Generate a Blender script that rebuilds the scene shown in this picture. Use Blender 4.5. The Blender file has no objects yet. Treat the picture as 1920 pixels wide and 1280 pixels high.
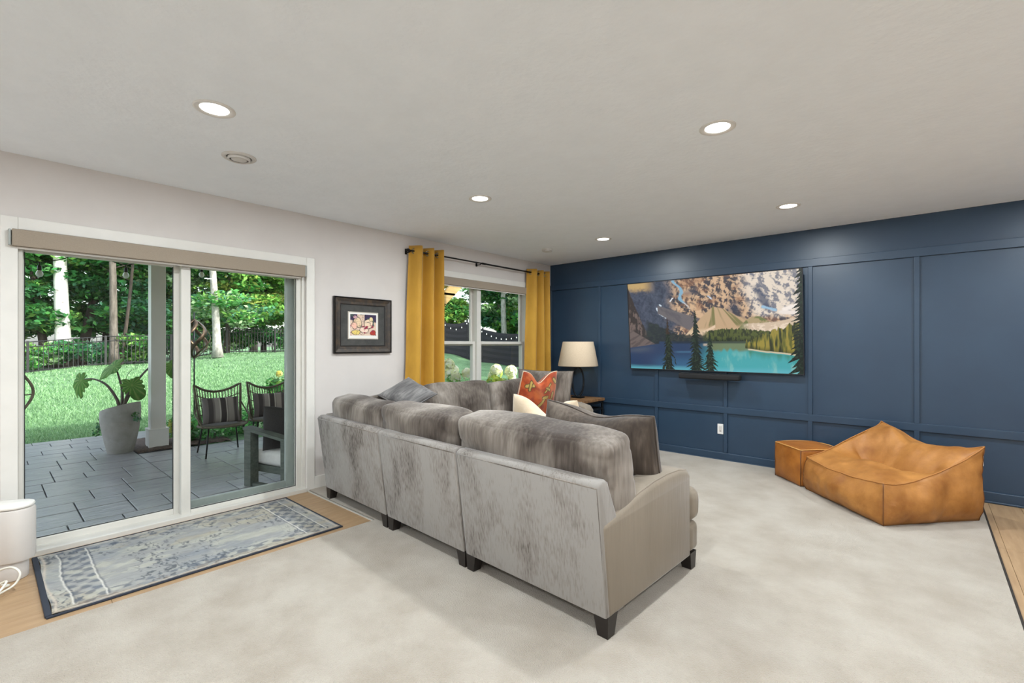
import bpy, bmesh, math, random
import numpy as np
from mathutils import Vector, Matrix, Euler, noise as mnoise

# ------------------------------------------------------------------ camera, light, exposure
scene = bpy.context.scene
COL = scene.collection
rng = np.random.default_rng(7)
random.seed(7)

H = 2.5                 # ceiling height
YB = 5.603              # blue back wall
cam_d = bpy.data.cameras.new('camera')
cam_d.sensor_fit = 'HORIZONTAL'; cam_d.sensor_width = 36.0
cam_d.lens = 877.45 * 36.0 / 1920.0
cam_d.shift_y = 5.5 / 1920.0
cam_d.clip_start = 0.05; cam_d.clip_end = 400
cam = bpy.data.objects.new('camera', cam_d); COL.objects.link(cam)
cam.location = (4.1984, 0.0, 1.326)
cam.rotation_euler = (math.pi / 2, 0, 0.7249)
scene.camera = cam

scene.view_settings.view_transform = 'Standard'
scene.view_settings.look = 'None'
scene.view_settings.exposure = 0.0
scene.view_settings.gamma = 1.0
scene.view_settings.use_curve_mapping = False
cy = scene.cycles
cy.use_denoising = True
cy.max_bounces = 10; cy.diffuse_bounces = 6; cy.glossy_bounces = 4
cy.transmission_bounces = 6; cy.transparent_max_bounces = 16
cy.sample_clamp_indirect = 6.0
cy.caustics_reflective = False; cy.caustics_refractive = False

SKY_STRENGTH = 0.74
SUN_STRENGTH = 5.2
LAMP_WATTS = 26.0
world = bpy.data.worlds.new('world'); scene.world = world
world.use_nodes = True
wn = world.node_tree.nodes; wl = world.node_tree.links
sky = wn.new('ShaderNodeTexSky'); sky.sky_type = 'NISHITA'
sky.sun_disc = False; sky.sun_elevation = math.radians(41); sky.sun_rotation = math.radians(60)
sky.air_density = 1.0; sky.dust_density = 3.0; sky.ozone_density = 1.0
wn['Background'].inputs['Strength'].default_value = SKY_STRENGTH
hs = wn.new('ShaderNodeHueSaturation'); hs.inputs['Saturation'].default_value = 0.45
wl.new(sky.outputs['Color'], hs.inputs['Color']); wl.new(hs.outputs['Color'], wn['Background'].inputs['Color'])

sun_dir = Vector((0.74, 0.42, 0.74)).normalized()     # towards the sun
sun_d = bpy.data.lights.new('sun', 'SUN'); sun_d.energy = SUN_STRENGTH; sun_d.angle = 0.012
sun_d.color = (1.0, 0.95, 0.87)
sun = bpy.data.objects.new('sun', sun_d); COL.objects.link(sun)
sun.location = (6, 4, 12)
sun.rotation_euler = sun_dir.to_track_quat('Z', 'Y').to_euler()

# ------------------------------------------------------------------ materials
def s2l(c):
    """sRGB 0-255 triple -> linear"""
    out = []
    for v in c:
        v = v / 255.0
        out.append(v / 12.92 if v <= 0.04045 else ((v + 0.055) / 1.055) ** 2.4)
    return tuple(out)

def new_mat(name):
    m = bpy.data.materials.new(name); m.use_nodes = True
    nt = m.node_tree
    return m, nt, nt.nodes['Principled BSDF']

def mat(name, c1, c2=None, rough=0.6, scale=20.0, detail=4.0, stretch=(1, 1, 1), bump=0.0, bump_scale=None,
        metallic=0.0, spec=0.5, sheen=0.0, lo=0.35, hi=0.65, coat=0.0, bstretch=None, bump_dist=0.01, trans=0.0):
    """principled material, colour mixed by noise between c1 and c2 (sRGB 0-255)"""
    m, nt, p = new_mat(name)
    N, L = nt.nodes, nt.links
    p.inputs['Roughness'].default_value = rough
    p.inputs['Metallic'].default_value = metallic
    p.inputs['Specular IOR Level'].default_value = spec
    p.inputs['Sheen Weight'].default_value = sheen
    p.inputs['Sheen Roughness'].default_value = 0.4
    p.inputs['Coat Weight'].default_value = coat
    a = s2l(c1)
    p.inputs['Base Color'].default_value = (*a, 1)
    tc = N.new('ShaderNodeTexCoord')
    if c2 is not None:
        mp = N.new('ShaderNodeMapping'); mp.inputs['Scale'].default_value = stretch
        nz = N.new('ShaderNodeTexNoise'); nz.inputs['Scale'].default_value = scale; nz.inputs['Detail'].default_value = detail
        nz.inputs['Roughness'].default_value = 0.6
        cr = N.new('ShaderNodeValToRGB')
        cr.color_ramp.elements[0].position = lo; cr.color_ramp.elements[1].position = hi
        cr.color_ramp.elements[0].color = (*a, 1); cr.color_ramp.elements[1].color = (*s2l(c2), 1)
        L.new(tc.outputs['Object'], mp.inputs['Vector']); L.new(mp.outputs['Vector'], nz.inputs['Vector'])
        L.new(nz.outputs['Fac'], cr.inputs['Fac']); L.new(cr.outputs['Color'], p.inputs['Base Color'])
    if bump > 0:
        mp2 = N.new('ShaderNodeMapping'); mp2.inputs['Scale'].default_value = bstretch or (1, 1, 1)
        nb = N.new('ShaderNodeTexNoise'); nb.inputs['Scale'].default_value = bump_scale or scale; nb.inputs['Detail'].default_value = 3
        b = N.new('ShaderNodeBump'); b.inputs['Strength'].default_value = bump; b.inputs['Distance'].default_value = bump_dist
        L.new(tc.outputs['Object'], mp2.inputs['Vector']); L.new(mp2.outputs['Vector'], nb.inputs['Vector'])
        L.new(nb.outputs['Fac'], b.inputs['Height']); L.new(b.outputs['Normal'], p.inputs['Normal'])
    return m

def mat_attr(name, rough=0.7, spec=0.3, emission=0.0, trans=0.0, sheen=0.0, bump=0.0, bump_scale=300):
    """material that reads the mesh colour attribute 'tone'"""
    m, nt, p = new_mat(name)
    N, L = nt.nodes, nt.links
    at = N.new('ShaderNodeAttribute'); at.attribute_name = 'tone'
    p.inputs['Roughness'].default_value = rough; p.inputs['Specular IOR Level'].default_value = spec
    p.inputs['Sheen Weight'].default_value = sheen
    if emission > 0:
        p.inputs['Base Color'].default_value = (0.01, 0.01, 0.01, 1)
        L.new(at.outputs['Color'], p.inputs['Emission Color']); p.inputs['Emission Strength'].default_value = emission
    else:
        L.new(at.outputs['Color'], p.inputs['Base Color'])
    if bump > 0:
        tc = N.new('ShaderNodeTexCoord'); nb = N.new('ShaderNodeTexNoise'); nb.inputs['Scale'].default_value = bump_scale
        b = N.new('ShaderNodeBump'); b.inputs['Strength'].default_value = bump; b.inputs['Distance'].default_value = 0.004
        L.new(tc.outputs['Object'], nb.inputs['Vector']); L.new(nb.outputs['Fac'], b.inputs['Height']); L.new(b.outputs['Normal'], p.inputs['Normal'])
    if trans > 0:
        tr = N.new('ShaderNodeBsdfTranslucent'); mx = N.new('ShaderNodeMixShader'); mx.inputs['Fac'].default_value = trans
        L.new(at.outputs['Color'], tr.inputs['Color'])
        L.new(p.outputs['BSDF'], mx.inputs[1]); L.new(tr.outputs['BSDF'], mx.inputs[2])
        L.new(mx.outputs['Shader'], N['Material Output'].inputs['Surface'])
    return m

def mat_glass(name):
    m, nt, p = new_mat(name)
    N, L = nt.nodes, nt.links
    N.remove(p)
    t = N.new('ShaderNodeBsdfTransparent'); t.inputs['Color'].default_value = (0.94, 0.96, 0.95, 1)
    g = N.new('ShaderNodeBsdfGlossy'); g.inputs['Roughness'].default_value = 0.01
    lw = N.new('ShaderNodeFresnel'); lw.inputs['IOR'].default_value = 1.35
    mx = N.new('ShaderNodeMixShader')
    ge = N.new('ShaderNodeNewGeometry'); iv = N.new('ShaderNodeMath'); iv.operation = 'SUBTRACT'; iv.inputs[0].default_value = 1.0
    mu = N.new('ShaderNodeMath'); mu.operation = 'MULTIPLY'
    L.new(ge.outputs['Backfacing'], iv.inputs[1]); L.new(iv.outputs[0], mu.inputs[0]); L.new(lw.outputs['Fac'], mu.inputs[1])
    L.new(mu.outputs[0], mx.inputs['Fac']); L.new(t.outputs['BSDF'], mx.inputs[1]); L.new(g.outputs['BSDF'], mx.inputs[2])
    L.new(mx.outputs['Shader'], N['Material Output'].inputs['Surface'])
    return m

def mat_emit(name, col, strength):
    m, nt, p = new_mat(name)
    p.inputs['Base Color'].default_value = (0.9, 0.9, 0.9, 1)
    p.inputs['Emission Color'].default_value = (*col, 1); p.inputs['Emission Strength'].default_value = strength
    return m

def mat_velvet(name, dark, mid, light, vscale=3.0, stretch=(1, 1, 0.35), hi=0.62, lo=0.3, mixf=0.38, fine=55):
    """crushed velvet: broad nap marks plus fine vertical rubbing, sheen"""
    m, nt, p = new_mat(name)
    N, L = nt.nodes, nt.links
    p.inputs['Roughness'].default_value = 0.75; p.inputs['Specular IOR Level'].default_value = 0.2
    p.inputs['Sheen Weight'].default_value = 0.35; p.inputs['Sheen Roughness'].default_value = 0.35
    p.inputs['Sheen Tint'].default_value = (0.75, 0.75, 0.78, 1)
    tc = N.new('ShaderNodeTexCoord')
    oi = N.new('ShaderNodeObjectInfo')
    add = N.new('ShaderNodeVectorMath'); add.operation = 'ADD'
    mul = N.new('ShaderNodeVectorMath'); mul.operation = 'SCALE'; mul.inputs['Scale'].default_value = 17.0
    L.new(oi.outputs['Random'], mul.inputs[0]); L.new(tc.outputs['Object'], add.inputs[0]); L.new(mul.outputs['Vector'], add.inputs[1])
    mp = N.new('ShaderNodeMapping'); mp.inputs['Scale'].default_value = stretch
    L.new(add.outputs['Vector'], mp.inputs['Vector'])
    n1 = N.new('ShaderNodeTexNoise'); n1.inputs['Scale'].default_value = vscale; n1.inputs['Detail'].default_value = 3; n1.inputs['Distortion'].default_value = 0.6
    mp2 = N.new('ShaderNodeMapping'); mp2.inputs['Scale'].default_value = (1, 1, 0.12)
    n2 = N.new('ShaderNodeTexNoise'); n2.inputs['Scale'].default_value = fine; n2.inputs['Detail'].default_value = 4
    L.new(add.outputs['Vector'], mp2.inputs['Vector'])
    L.new(mp.outputs['Vector'], n1.inputs['Vector']); L.new(mp2.outputs['Vector'], n2.inputs['Vector'])
    mx = N.new('ShaderNodeMix'); mx.data_type = 'FLOAT'; mx.inputs[0].default_value = mixf
    L.new(n1.outputs['Fac'], mx.inputs[2]); L.new(n2.outputs['Fac'], mx.inputs[3])
    cr = N.new('ShaderNodeValToRGB'); e = cr.color_ramp.elements
    e[0].position = lo; e[0].color = (*s2l(dark), 1); e[1].position = hi; e[1].color = (*s2l(light), 1)
    k = e.new((lo + hi) / 2 - 0.02); k.color = (*s2l(mid), 1)
    L.new(mx.outputs[0], cr.inputs['Fac']); L.new(cr.outputs['Color'], p.inputs['Base Color'])
    b = N.new('ShaderNodeBump'); b.inputs['Strength'].default_value = 0.25; b.inputs['Distance'].default_value = 0.004
    L.new(n2.outputs['Fac'], b.inputs['Height']); L.new(b.outputs['Normal'], p.inputs['Normal'])
    return m

M = {}
M['ceiling'] = mat('ceiling_paint', (243, 249, 255), (240, 246, 252), rough=0.95, scale=6, bump=0.35, bump_scale=28, bump_dist=0.006)
M['wall'] = mat('wall_paint', (214, 209, 206), (210, 205, 202), rough=0.9, scale=3, bump=0.08, bump_scale=120, bump_dist=0.002)
M['wall_out'] = mat('siding', (170, 172, 170), (160, 162, 160), rough=0.8, scale=4)
M['navy'] = mat('navy_paint', (42, 64, 86), (39, 60, 82), rough=0.40, scale=3, bump=0.05, bump_scale=90, bump_dist=0.002, spec=0.55)
M['white_trim'] = mat('white_trim', (226, 224, 219), (221, 219, 214), rough=0.45, scale=5)
M['vinyl'] = mat('white_vinyl', (216, 214, 208), (211, 209, 203), rough=0.4, scale=5)
M['grey_frame'] = mat('grey_screen_frame', (160, 166, 164), (152, 158, 156), rough=0.5, scale=8)
M['gasket'] = mat('dark_gasket', (38, 40, 44), rough=0.7)
M['glass'] = mat_glass('window_glass')
M['linen'] = mat('linen_shade', (160, 148, 133), (147, 135, 121), rough=0.95, scale=220, stretch=(1, 1, 3), bump=0.2, bump_scale=400, bump_dist=0.002)
M['carpet'] = mat('cream_carpet', (188, 180, 169), (171, 161, 148), rough=0.98, scale=3.2, detail=9, bump=0.9, bump_scale=190, spec=0.1, sheen=0.2, bump_dist=0.012, lo=0.36, hi=0.66)
M['plank'] = mat('oak_plank', (180, 151, 117), (150, 121, 90), rough=0.5, scale=5, detail=6, stretch=(5, 0.5, 1), lo=0.25, hi=0.75, bump=0.05, bump_scale=60, bstretch=(6, 0.5, 1))
M['subfloor'] = mat('subfloor', (70, 55, 42), rough=0.9)
M['edge_dark'] = mat('dark_edge_binding', (38, 32, 27), rough=0.8)
M['edge_metal'] = mat('pale_transition_metal', (205, 202, 194), rough=0.4, metallic=0.2)
M['velvet_back'] = mat_velvet('velvet_back_sheen', (88, 81, 76), (128, 122, 117), (146, 142, 138), vscale=2.6, stretch=(1.6, 1.6, 0.7), lo=0.35, hi=0.545, mixf=0.42, fine=130)  # same sofa velvet, nap sheen at this angle painted as a lighter tone
M['velvet_side'] = mat_velvet('velvet_side_panel', (124, 114, 101), (131, 121, 108), (138, 128, 115), vscale=2.2, lo=0.3, hi=0.65, mixf=0.2)
M['velvet_cush'] = mat_velvet('velvet_cushion', (66, 58, 53), (106, 98, 91), (152, 144, 136), vscale=2.6, stretch=(1, 1, 0.8), lo=0.36, hi=0.64, mixf=0.22)
M['velvet_dark'] = mat_velvet('velvet_throw_pillow', (52, 45, 40), (76, 67, 60), (112, 102, 93), vscale=3.4, stretch=(1, 1, 0.7), lo=0.34, hi=0.66, mixf=0.3)
M['velvet_grey'] = mat_velvet('velvet_bluish_pillow', (66, 66, 68), (104, 102, 102), (148, 146, 144), vscale=5, lo=0.33, hi=0.66)
M['cream_velvet'] = mat('cream_velvet', (214, 196, 172), (200, 180, 152), rough=0.8, scale=9, sheen=0.4, bump=0.15, bump_scale=150)
M['dark_wood'] = mat('espresso_wood', (34, 28, 26), (26, 21, 19), rough=0.4, scale=12, stretch=(1, 1, 6))
M['mustard'] = mat('mustard_velvet', (198, 150, 48), (178, 132, 38), rough=0.7, scale=4, sheen=0.5, stretch=(1, 1, 0.4), bump=0.15, bump_scale=200)
M['black_metal'] = mat('black_metal', (26, 25, 25), rough=0.4, metallic=0.6)
M['chrome'] = mat('grommet_metal', (120, 112, 98), rough=0.3, metallic=0.9)
M['leather'] = mat('tan_leather', (184, 128, 66), (140, 88, 36), rough=0.5, scale=5, detail=6, lo=0.3, hi=0.7, bump=0.3, bump_scale=70, bump_dist=0.004, spec=0.4)
M['leather2'] = mat('cognac_leather', (174, 110, 44), (132, 76, 24), rough=0.45, scale=5, detail=6, lo=0.3, hi=0.7, bump=0.3, bump_scale=70, bump_dist=0.004, spec=0.4)
M['piping'] = mat('leather_piping', (205, 152, 84), rough=0.5)
M['leather_pipe'] = mat('tan_leather_edge', (168, 112, 54), rough=0.55)
M['seam'] = mat('leather_seam', (104, 62, 24), rough=0.6)
M['shade'] = mat('linen_lampshade', (208, 190, 166), (196, 176, 150), rough=0.9, scale=160, bump=0.15, bump_scale=300)
M['iron'] = mat('gunmetal', (46, 50, 54), (36, 38, 40), rough=0.4, metallic=0.7, scale=20)
M['rustic'] = mat('rustic_wood', (150, 112, 72), (96, 66, 40), rough=0.6, scale=6, stretch=(0.6, 6, 1), detail=6, bump=0.2)
M['tv_black'] = mat('tv_black', (14, 14, 16), rough=0.35)
M['tv_bezel'] = mat('tv_bezel', (52, 52, 55), rough=0.35, metallic=0.5)
M['screen'] = mat_attr('screen_picture', rough=0.25, spec=0.5, emission=1.0)
M['soundbar'] = mat('soundbar_fabric', (26, 26, 28), (20, 20, 22), rough=0.8, scale=300)
M['plate'] = mat('white_plate', (236, 234, 230), rough=0.4)
M['slot'] = mat('dark_slot', (45, 42, 40), rough=0.7)
M['white_plastic'] = mat('white_plastic', (208, 203, 199), (204, 199, 195), rough=0.45, scale=4)
M['cable'] = mat('white_cable', (232, 230, 220), rough=0.5)
M['cable_yellow'] = mat('yellow_plug', (214, 214, 120), rough=0.5)
M['frame_wood'] = mat('dark_frame_wood', (52, 46, 42), (88, 72, 54), rough=0.45, scale=9, stretch=(1, 2.2, 2.2), lo=0.45, hi=0.75)
M['frame_edge'] = mat('frame_edge', (34, 31, 30), rough=0.35)
M['mat_board'] = mat('grey_mat_board', (76, 76, 74), (62, 63, 62), rough=0.9, scale=14)
M['mat_bevel'] = mat('pale_mat_bevel', (196, 188, 176), rough=0.8)
M['print'] = mat_attr('art_print', rough=0.6)
M['rug'] = mat_attr('rug_weave', rough=0.95, spec=0.1, bump=0.5, bump_scale=260)
M['rug_edge'] = mat('rug_binding', (44, 50, 62), rough=0.95, scale=40)
M['orange'] = mat_attr('orange_print_fabric', rough=0.8, sheen=0.3, bump=0.15)
M['lens'] = mat_emit('lamp_lens', (1, 0.97, 0.92), 6.0)
M['ring'] = mat('lamp_ring', (224, 222, 218), rough=0.5)
M['vent'] = mat('vent_white', (212, 210, 207), rough=0.6)
M['vent_dark'] = mat('vent_gap', (52, 52, 52), rough=0.8)
# outdoors
M['paver'] = mat('stamped_concrete', (156, 155, 156), (122, 122, 127), rough=0.28, scale=6, stretch=(3.5, 0.8, 1), detail=7, bump=0.5, bump_scale=9, bstretch=(4, 0.8, 1), bump_dist=0.01, lo=0.3, hi=0.7)
M['joint'] = mat('paver_joint', (58, 60, 66), rough=0.8, scale=20)
M['lawn'] = mat('lawn_ground', (104, 140, 98), (72, 106, 68), rough=0.95, scale=2.2, detail=12, lo=0.36, hi=0.64, bump=0.8, bump_scale=26, bump_dist=0.05)
M['grass'] = mat_attr('grass_blades', rough=0.7, trans=0.3)
M['leaf'] = mat_attr('leaf_tones', rough=0.55, trans=0.45, spec=0.3)
M['mulch'] = mat('mulch', (92, 76, 66), (54, 44, 40), rough=0.95, scale=60, bump=1.0, bump_scale=70)
M['birch'] = mat('birch_bark', (232, 228, 222), (120, 112, 104), rough=0.9, scale=6, detail=6, stretch=(1, 1, 1.0), lo=0.56, hi=0.72, bump=0.3)
M['bark'] = mat('grey_bark', (112, 104, 96), (74, 67, 60), rough=0.95, scale=10, stretch=(1, 1, 0.25), bump=0.6, bump_scale=30)
M['bark_dark'] = mat('dark_bark', (74, 64, 56), (48, 42, 38), rough=0.95, scale=10, stretch=(1, 1, 0.25), bump=0.6, bump_scale=30)
M['bark_pale'] = mat('pale_bark', (176, 172, 166), (130, 126, 120), rough=0.95, scale=9, stretch=(1, 1, 0.5), bump=0.4, bump_scale=30)
M['fence'] = mat('black_fence', (40, 40, 42), rough=0.5, metallic=0.3)
M['mesh_fence'] = mat('privacy_fabric', (52, 50, 54), (40, 39, 43), rough=0.9, scale=30, stretch=(1, 1, 4))
M['column'] = mat('column_paint', (226, 223, 220), (220, 217, 214), rough=0.6, scale=4)
M['pot'] = mat('grey_pot', (156, 152, 148), (140, 137, 132), rough=0.7, scale=10)
M['soil'] = mat('soil', (60, 48, 40), rough=1.0)
M['stem'] = mat('purple_stem', (82, 72, 58), (62, 56, 50), rough=0.5, scale=10)
M['ear_leaf'] = mat_attr('elephant_ear', rough=0.6, spec=0.2, trans=0.35)
M['rattan'] = mat('olive_brown_rattan', (104, 94, 74), (78, 70, 56), rough=0.6, scale=40)
M['stripe'] = mat_attr('striped_pillow', rough=0.9)
M['grey_wood'] = mat('weathered_charcoal_wood', (92, 98, 90), (70, 76, 70), rough=0.7, scale=8, stretch=(1, 6, 6), bump=0.2)
M['white_cushion'] = mat('white_outdoor_cushion', (214, 210, 208), (206, 202, 200), rough=0.9, scale=30)
M['charcoal_fabric'] = mat('charcoal_weave', (58, 54, 54), (40, 37, 38), rough=0.95, scale=150)
M['copper'] = mat('dark_copper', (98, 82, 64), (66, 54, 42), rough=0.35, metallic=0.8, scale=10)
M['bulb'] = mat('clear_bulb', (222, 224, 218), rough=0.15, spec=0.8)
M['bulb_white'] = mat_emit('lit_fairy_bulb', (1, 0.98, 0.92), 1.2)
M['deck_wood'] = mat('tan_deck_wood', (196, 168, 112), (168, 138, 86), rough=0.8, scale=8, stretch=(1, 0.4, 4))
M['petal'] = mat_attr('petals', rough=0.8, trans=0.2)

# ------------------------------------------------------------------ mesh helpers
def mesh_from(name, V, F, smooth=False):
    me = bpy.data.meshes.new(name)
    me.from_pydata([tuple(map(float, v)) for v in V], [], [tuple(int(i) for i in f) for f in F])
    me.update()
    if smooth:
        me.polygons.foreach_set('use_smooth', np.ones(len(me.polygons), dtype=bool))
    return me

def mesh_quads(name, V, Q, smooth=False):
    """fast: V (n,3), Q (m,k) same k"""
    V = np.asarray(V, dtype=np.float32); Q = np.asarray(Q, dtype=np.int32)
    k = Q.shape[1]
    me = bpy.data.meshes.new(name)
    me.vertices.add(len(V)); me.vertices.foreach_set('co', V.ravel())
    me.loops.add(Q.size); me.loops.foreach_set('vertex_index', Q.ravel())
    me.polygons.add(len(Q)); me.polygons.foreach_set('loop_start', np.arange(0, Q.size, k, dtype=np.int32))
    me.polygons.foreach_set('loop_total', np.full(len(Q), k, dtype=np.int32))
    if smooth:
        me.polygons.foreach_set('use_smooth', np.ones(len(Q), dtype=bool))
    me.update(calc_edges=True); me.validate()
    return me

def tone_points(me, C):
    """per-vertex colour (linear rgb)"""
    a = me.color_attributes.new('tone', 'FLOAT_COLOR', 'POINT')
    C = np.asarray(C, dtype=np.float32)
    a.data.foreach_set('color', np.hstack([C, np.ones((len(C), 1), np.float32)]).ravel())

class MB:
    """collects shapes for ONE mesh object"""
    def __init__(s): s.V = []; s.F = []
    def add(s, V, F, mtx=None):
        o = len(s.V)
        for v in V:
            v = Vector(v)
            s.V.append(mtx @ v if mtx is not None else v)
        s.F += [tuple(i + o for i in f) for f in F]
        return s
    def box(s, a, b, mtx=None):
        x0, y0, z0 = a; x1, y1, z1 = b
        V = [(x0, y0, z0), (x1, y0, z0), (x1, y1, z0), (x0, y1, z0), (x0, y0, z1), (x1, y0, z1), (x1, y1, z1), (x0, y1, z1)]
        return s.add(V, [(0, 3, 2, 1), (4, 5, 6, 7), (0, 1, 5, 4), (1, 2, 6, 5), (2, 3, 7, 6), (3, 0, 4, 7)], mtx)
    def rbox(s, a, b, r=0.005, seg=2, mtx=None):
        c = [(a[i] + b[i]) / 2 for i in range(3)]; d = [abs(b[i] - a[i]) for i in range(3)]
        V, F = softbox(d[0], d[1], d[2], min(r, min(d) * 0.49), n=None, seg=seg)
        t = Matrix.Translation(c)
        return s.add(V, F, (mtx @ t) if mtx is not None else t)
    def tube(s, pts, r, n=8, close=False, cap=True):
        pts = [Vector(p) for p in pts]; m = len(pts)
        rr = r if hasattr(r, '__len__') else [r] * m
        o = len(s.V); up = None
        for i, p in enumerate(pts):
            if close: t = pts[(i + 1) % m] - pts[i - 1]
            else: t = pts[min(i + 1, m - 1)] - pts[max(i - 1, 0)]
            if t.length < 1e-9: t = Vector((0, 0, 1))
            t.normalize()
            if up is None:
                up = Vector((0, 0, 1)) if abs(t.z) < 0.9 else Vector((1, 0, 0))
            a = t.cross(up)
            if a.length < 1e-6: a = t.orthogonal()
            a.normalize(); b = a.cross(t); b.normalize(); up = b
            for k in range(n):
                th = 2 * math.pi * k / n
                s.V.append(p + (a * math.cos(th) + b * math.sin(th)) * rr[i])
        for i in range(m if close else m - 1):
            j = (i + 1) % m
            for k in range(n):
                k2 = (k + 1) % n
                s.F.append((o + i * n + k, o + i * n + k2, o + j * n + k2, o + j * n + k))
        if cap and not close:
            s.F.append(tuple(o + k for k in range(n))[::-1]); s.F.append(tuple(o + (m - 1) * n + k for k in range(n)))
        return s
    def lathe(s, prof, n=32, mtx=None, cap=True):
        V = []; F = []
        for (r, z) in prof:
            for k in range(n):
                th = 2 * math.pi * k / n; V.append((r * math.cos(th), r * math.sin(th), z))
        for i in range(len(prof) - 1):
            for k in range(n):
                k2 = (k + 1) % n; F.append((i * n + k, i * n + k2, (i + 1) * n + k2, (i + 1) * n + k))
        if cap:
            if prof[0][0] > 1e-6: F.append(tuple(range(n))[::-1])
            if prof[-1][0] > 1e-6: F.append(tuple((len(prof) - 1) * n + k for k in range(n)))
        return s.add(V, F, mtx)
    def prism(s, poly, axis, a, b, mtx=None, bevel=0.0):
        """poly of 2D points in the two other axes, extruded along axis from a to b"""
        n = len(poly); V = []; F = []
        def put(p, t):
            if axis == 0: return (t, p[0], p[1])
            if axis == 1: return (p[0], t, p[1])
            return (p[0], p[1], t)
        if bevel > 0:
            secs = [(a, 0), (a + bevel * 0.3, 0.7), (a + bevel, 1), (b - bevel, 1), (b - bevel * 0.3, 0.7), (b, 0)]
        else: secs = [(a, 1), (b, 1)]
        P = [Vector(q) for q in poly]
        area = sum(P[i].x * P[(i + 1) % n].y - P[(i + 1) % n].x * P[i].y for i in range(n))
        sg = 1 if area > 0 else -1
        ins = []
        for i in range(n):
            e1 = (P[i] - P[i - 1]).normalized(); e2 = (P[(i + 1) % n] - P[i]).normalized()
            nn = (Vector((-e1.y, e1.x)) + Vector((-e2.y, e2.x)))
            nn = nn.normalized() if nn.length > 1e-6 else Vector((-e1.y, e1.x))
            ins.append(nn * sg)
        for t, f in secs:
            for i in range(n):
                q = P[i] + ins[i] * bevel * (1 - f); V.append(put(q, t))
        for k in range(len(secs) - 1):
            for i in range(n):
                j = (i + 1) % n; F.append((k * n + i, k * n + j, (k + 1) * n + j, (k + 1) * n + i))
        F.append(tuple(range(n))[::-1]); F.append(tuple((len(secs) - 1) * n + i for i in range(n)))
        return s.add(V, F, mtx)
    def mesh(s, name, smooth=False):
        me = mesh_from(name, s.V, s.F, smooth)
        bm = bmesh.new(); bm.from_mesh(me); bmesh.ops.recalc_face_normals(bm, faces=bm.faces); bm.to_mesh(me); bm.free()
        return me

def softbox(sx, sy, sz, r, n=14, bulge=(0, 0, 0), seg=3, amp=0.0, freq=4.0, seed=0):
    """rounded box; n uniform cells per side (soft cushion) or None (crisp box with seg-step rounding)"""
    h = Vector((sx / 2, sy / 2, sz / 2))
    def axis(hv):
        if n is None:
            L = [-hv + r * (1 - math.cos(math.pi / 2 * i / seg)) for i in range(seg + 1)]
            return L + [-v for v in L[::-1]]
        L = [-hv + r * (1 - math.cos(math.pi / 2 * i / 3)) for i in range(4)]
        inner = [(-hv + r) + (2 * hv - 2 * r) * i / n for i in range(1, n)]
        return L + inner + [-v for v in L[::-1]]
    idx = {}; V = []; F = []
    def key(p): return (round(p[0], 6), round(p[1], 6), round(p[2], 6))
    def vid(p):
        k = key(p)
        if k not in idx: idx[k] = len(V); V.append(Vector(p))
        return idx[k]
    A = [axis(h[i]) for i in range(3)]
    for ax in range(3):
        u, v = (ax + 1) % 3, (ax + 2) % 3
        for sgn in (-1, 1):
            for i in range(len(A[u]) - 1):
                for j in range(len(A[v]) - 1):
                    q = []
                    for (a, b) in ((i, j), (i + 1, j), (i + 1, j + 1), (i, j + 1)):
                        p = [0, 0, 0]; p[ax] = sgn * h[ax]; p[u] = A[u][a]; p[v] = A[v][b]; q.append(vid(p))
                    F.append(tuple(q) if sgn > 0 else tuple(q[::-1]))
    out = []
    for p in V:
        q = Vector([max(-(h[i] - r), min(h[i] - r, p[i])) for i in range(3)])
        d = p - q
        if d.length > 1e-9: w = q + d.normalized() * r
        else: w = p.copy()
        t = [max(-1, min(1, p[i] / h[i])) for i in range(3)]
        for i in range(3):
            u, v = (i + 1) % 3, (i + 2) % 3
            if bulge[i]: w[i] += bulge[i] * t[i] * (1 - t[u] ** 2) * (1 - t[v] ** 2)
        if amp:
            nv = w.normalized() if w.length > 0 else Vector((0, 0, 1))
            w += nv * amp * mnoise.noise(w * freq + Vector((seed * 3.1, seed * 1.7, seed)))
        out.append(w)
    return out, F

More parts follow.
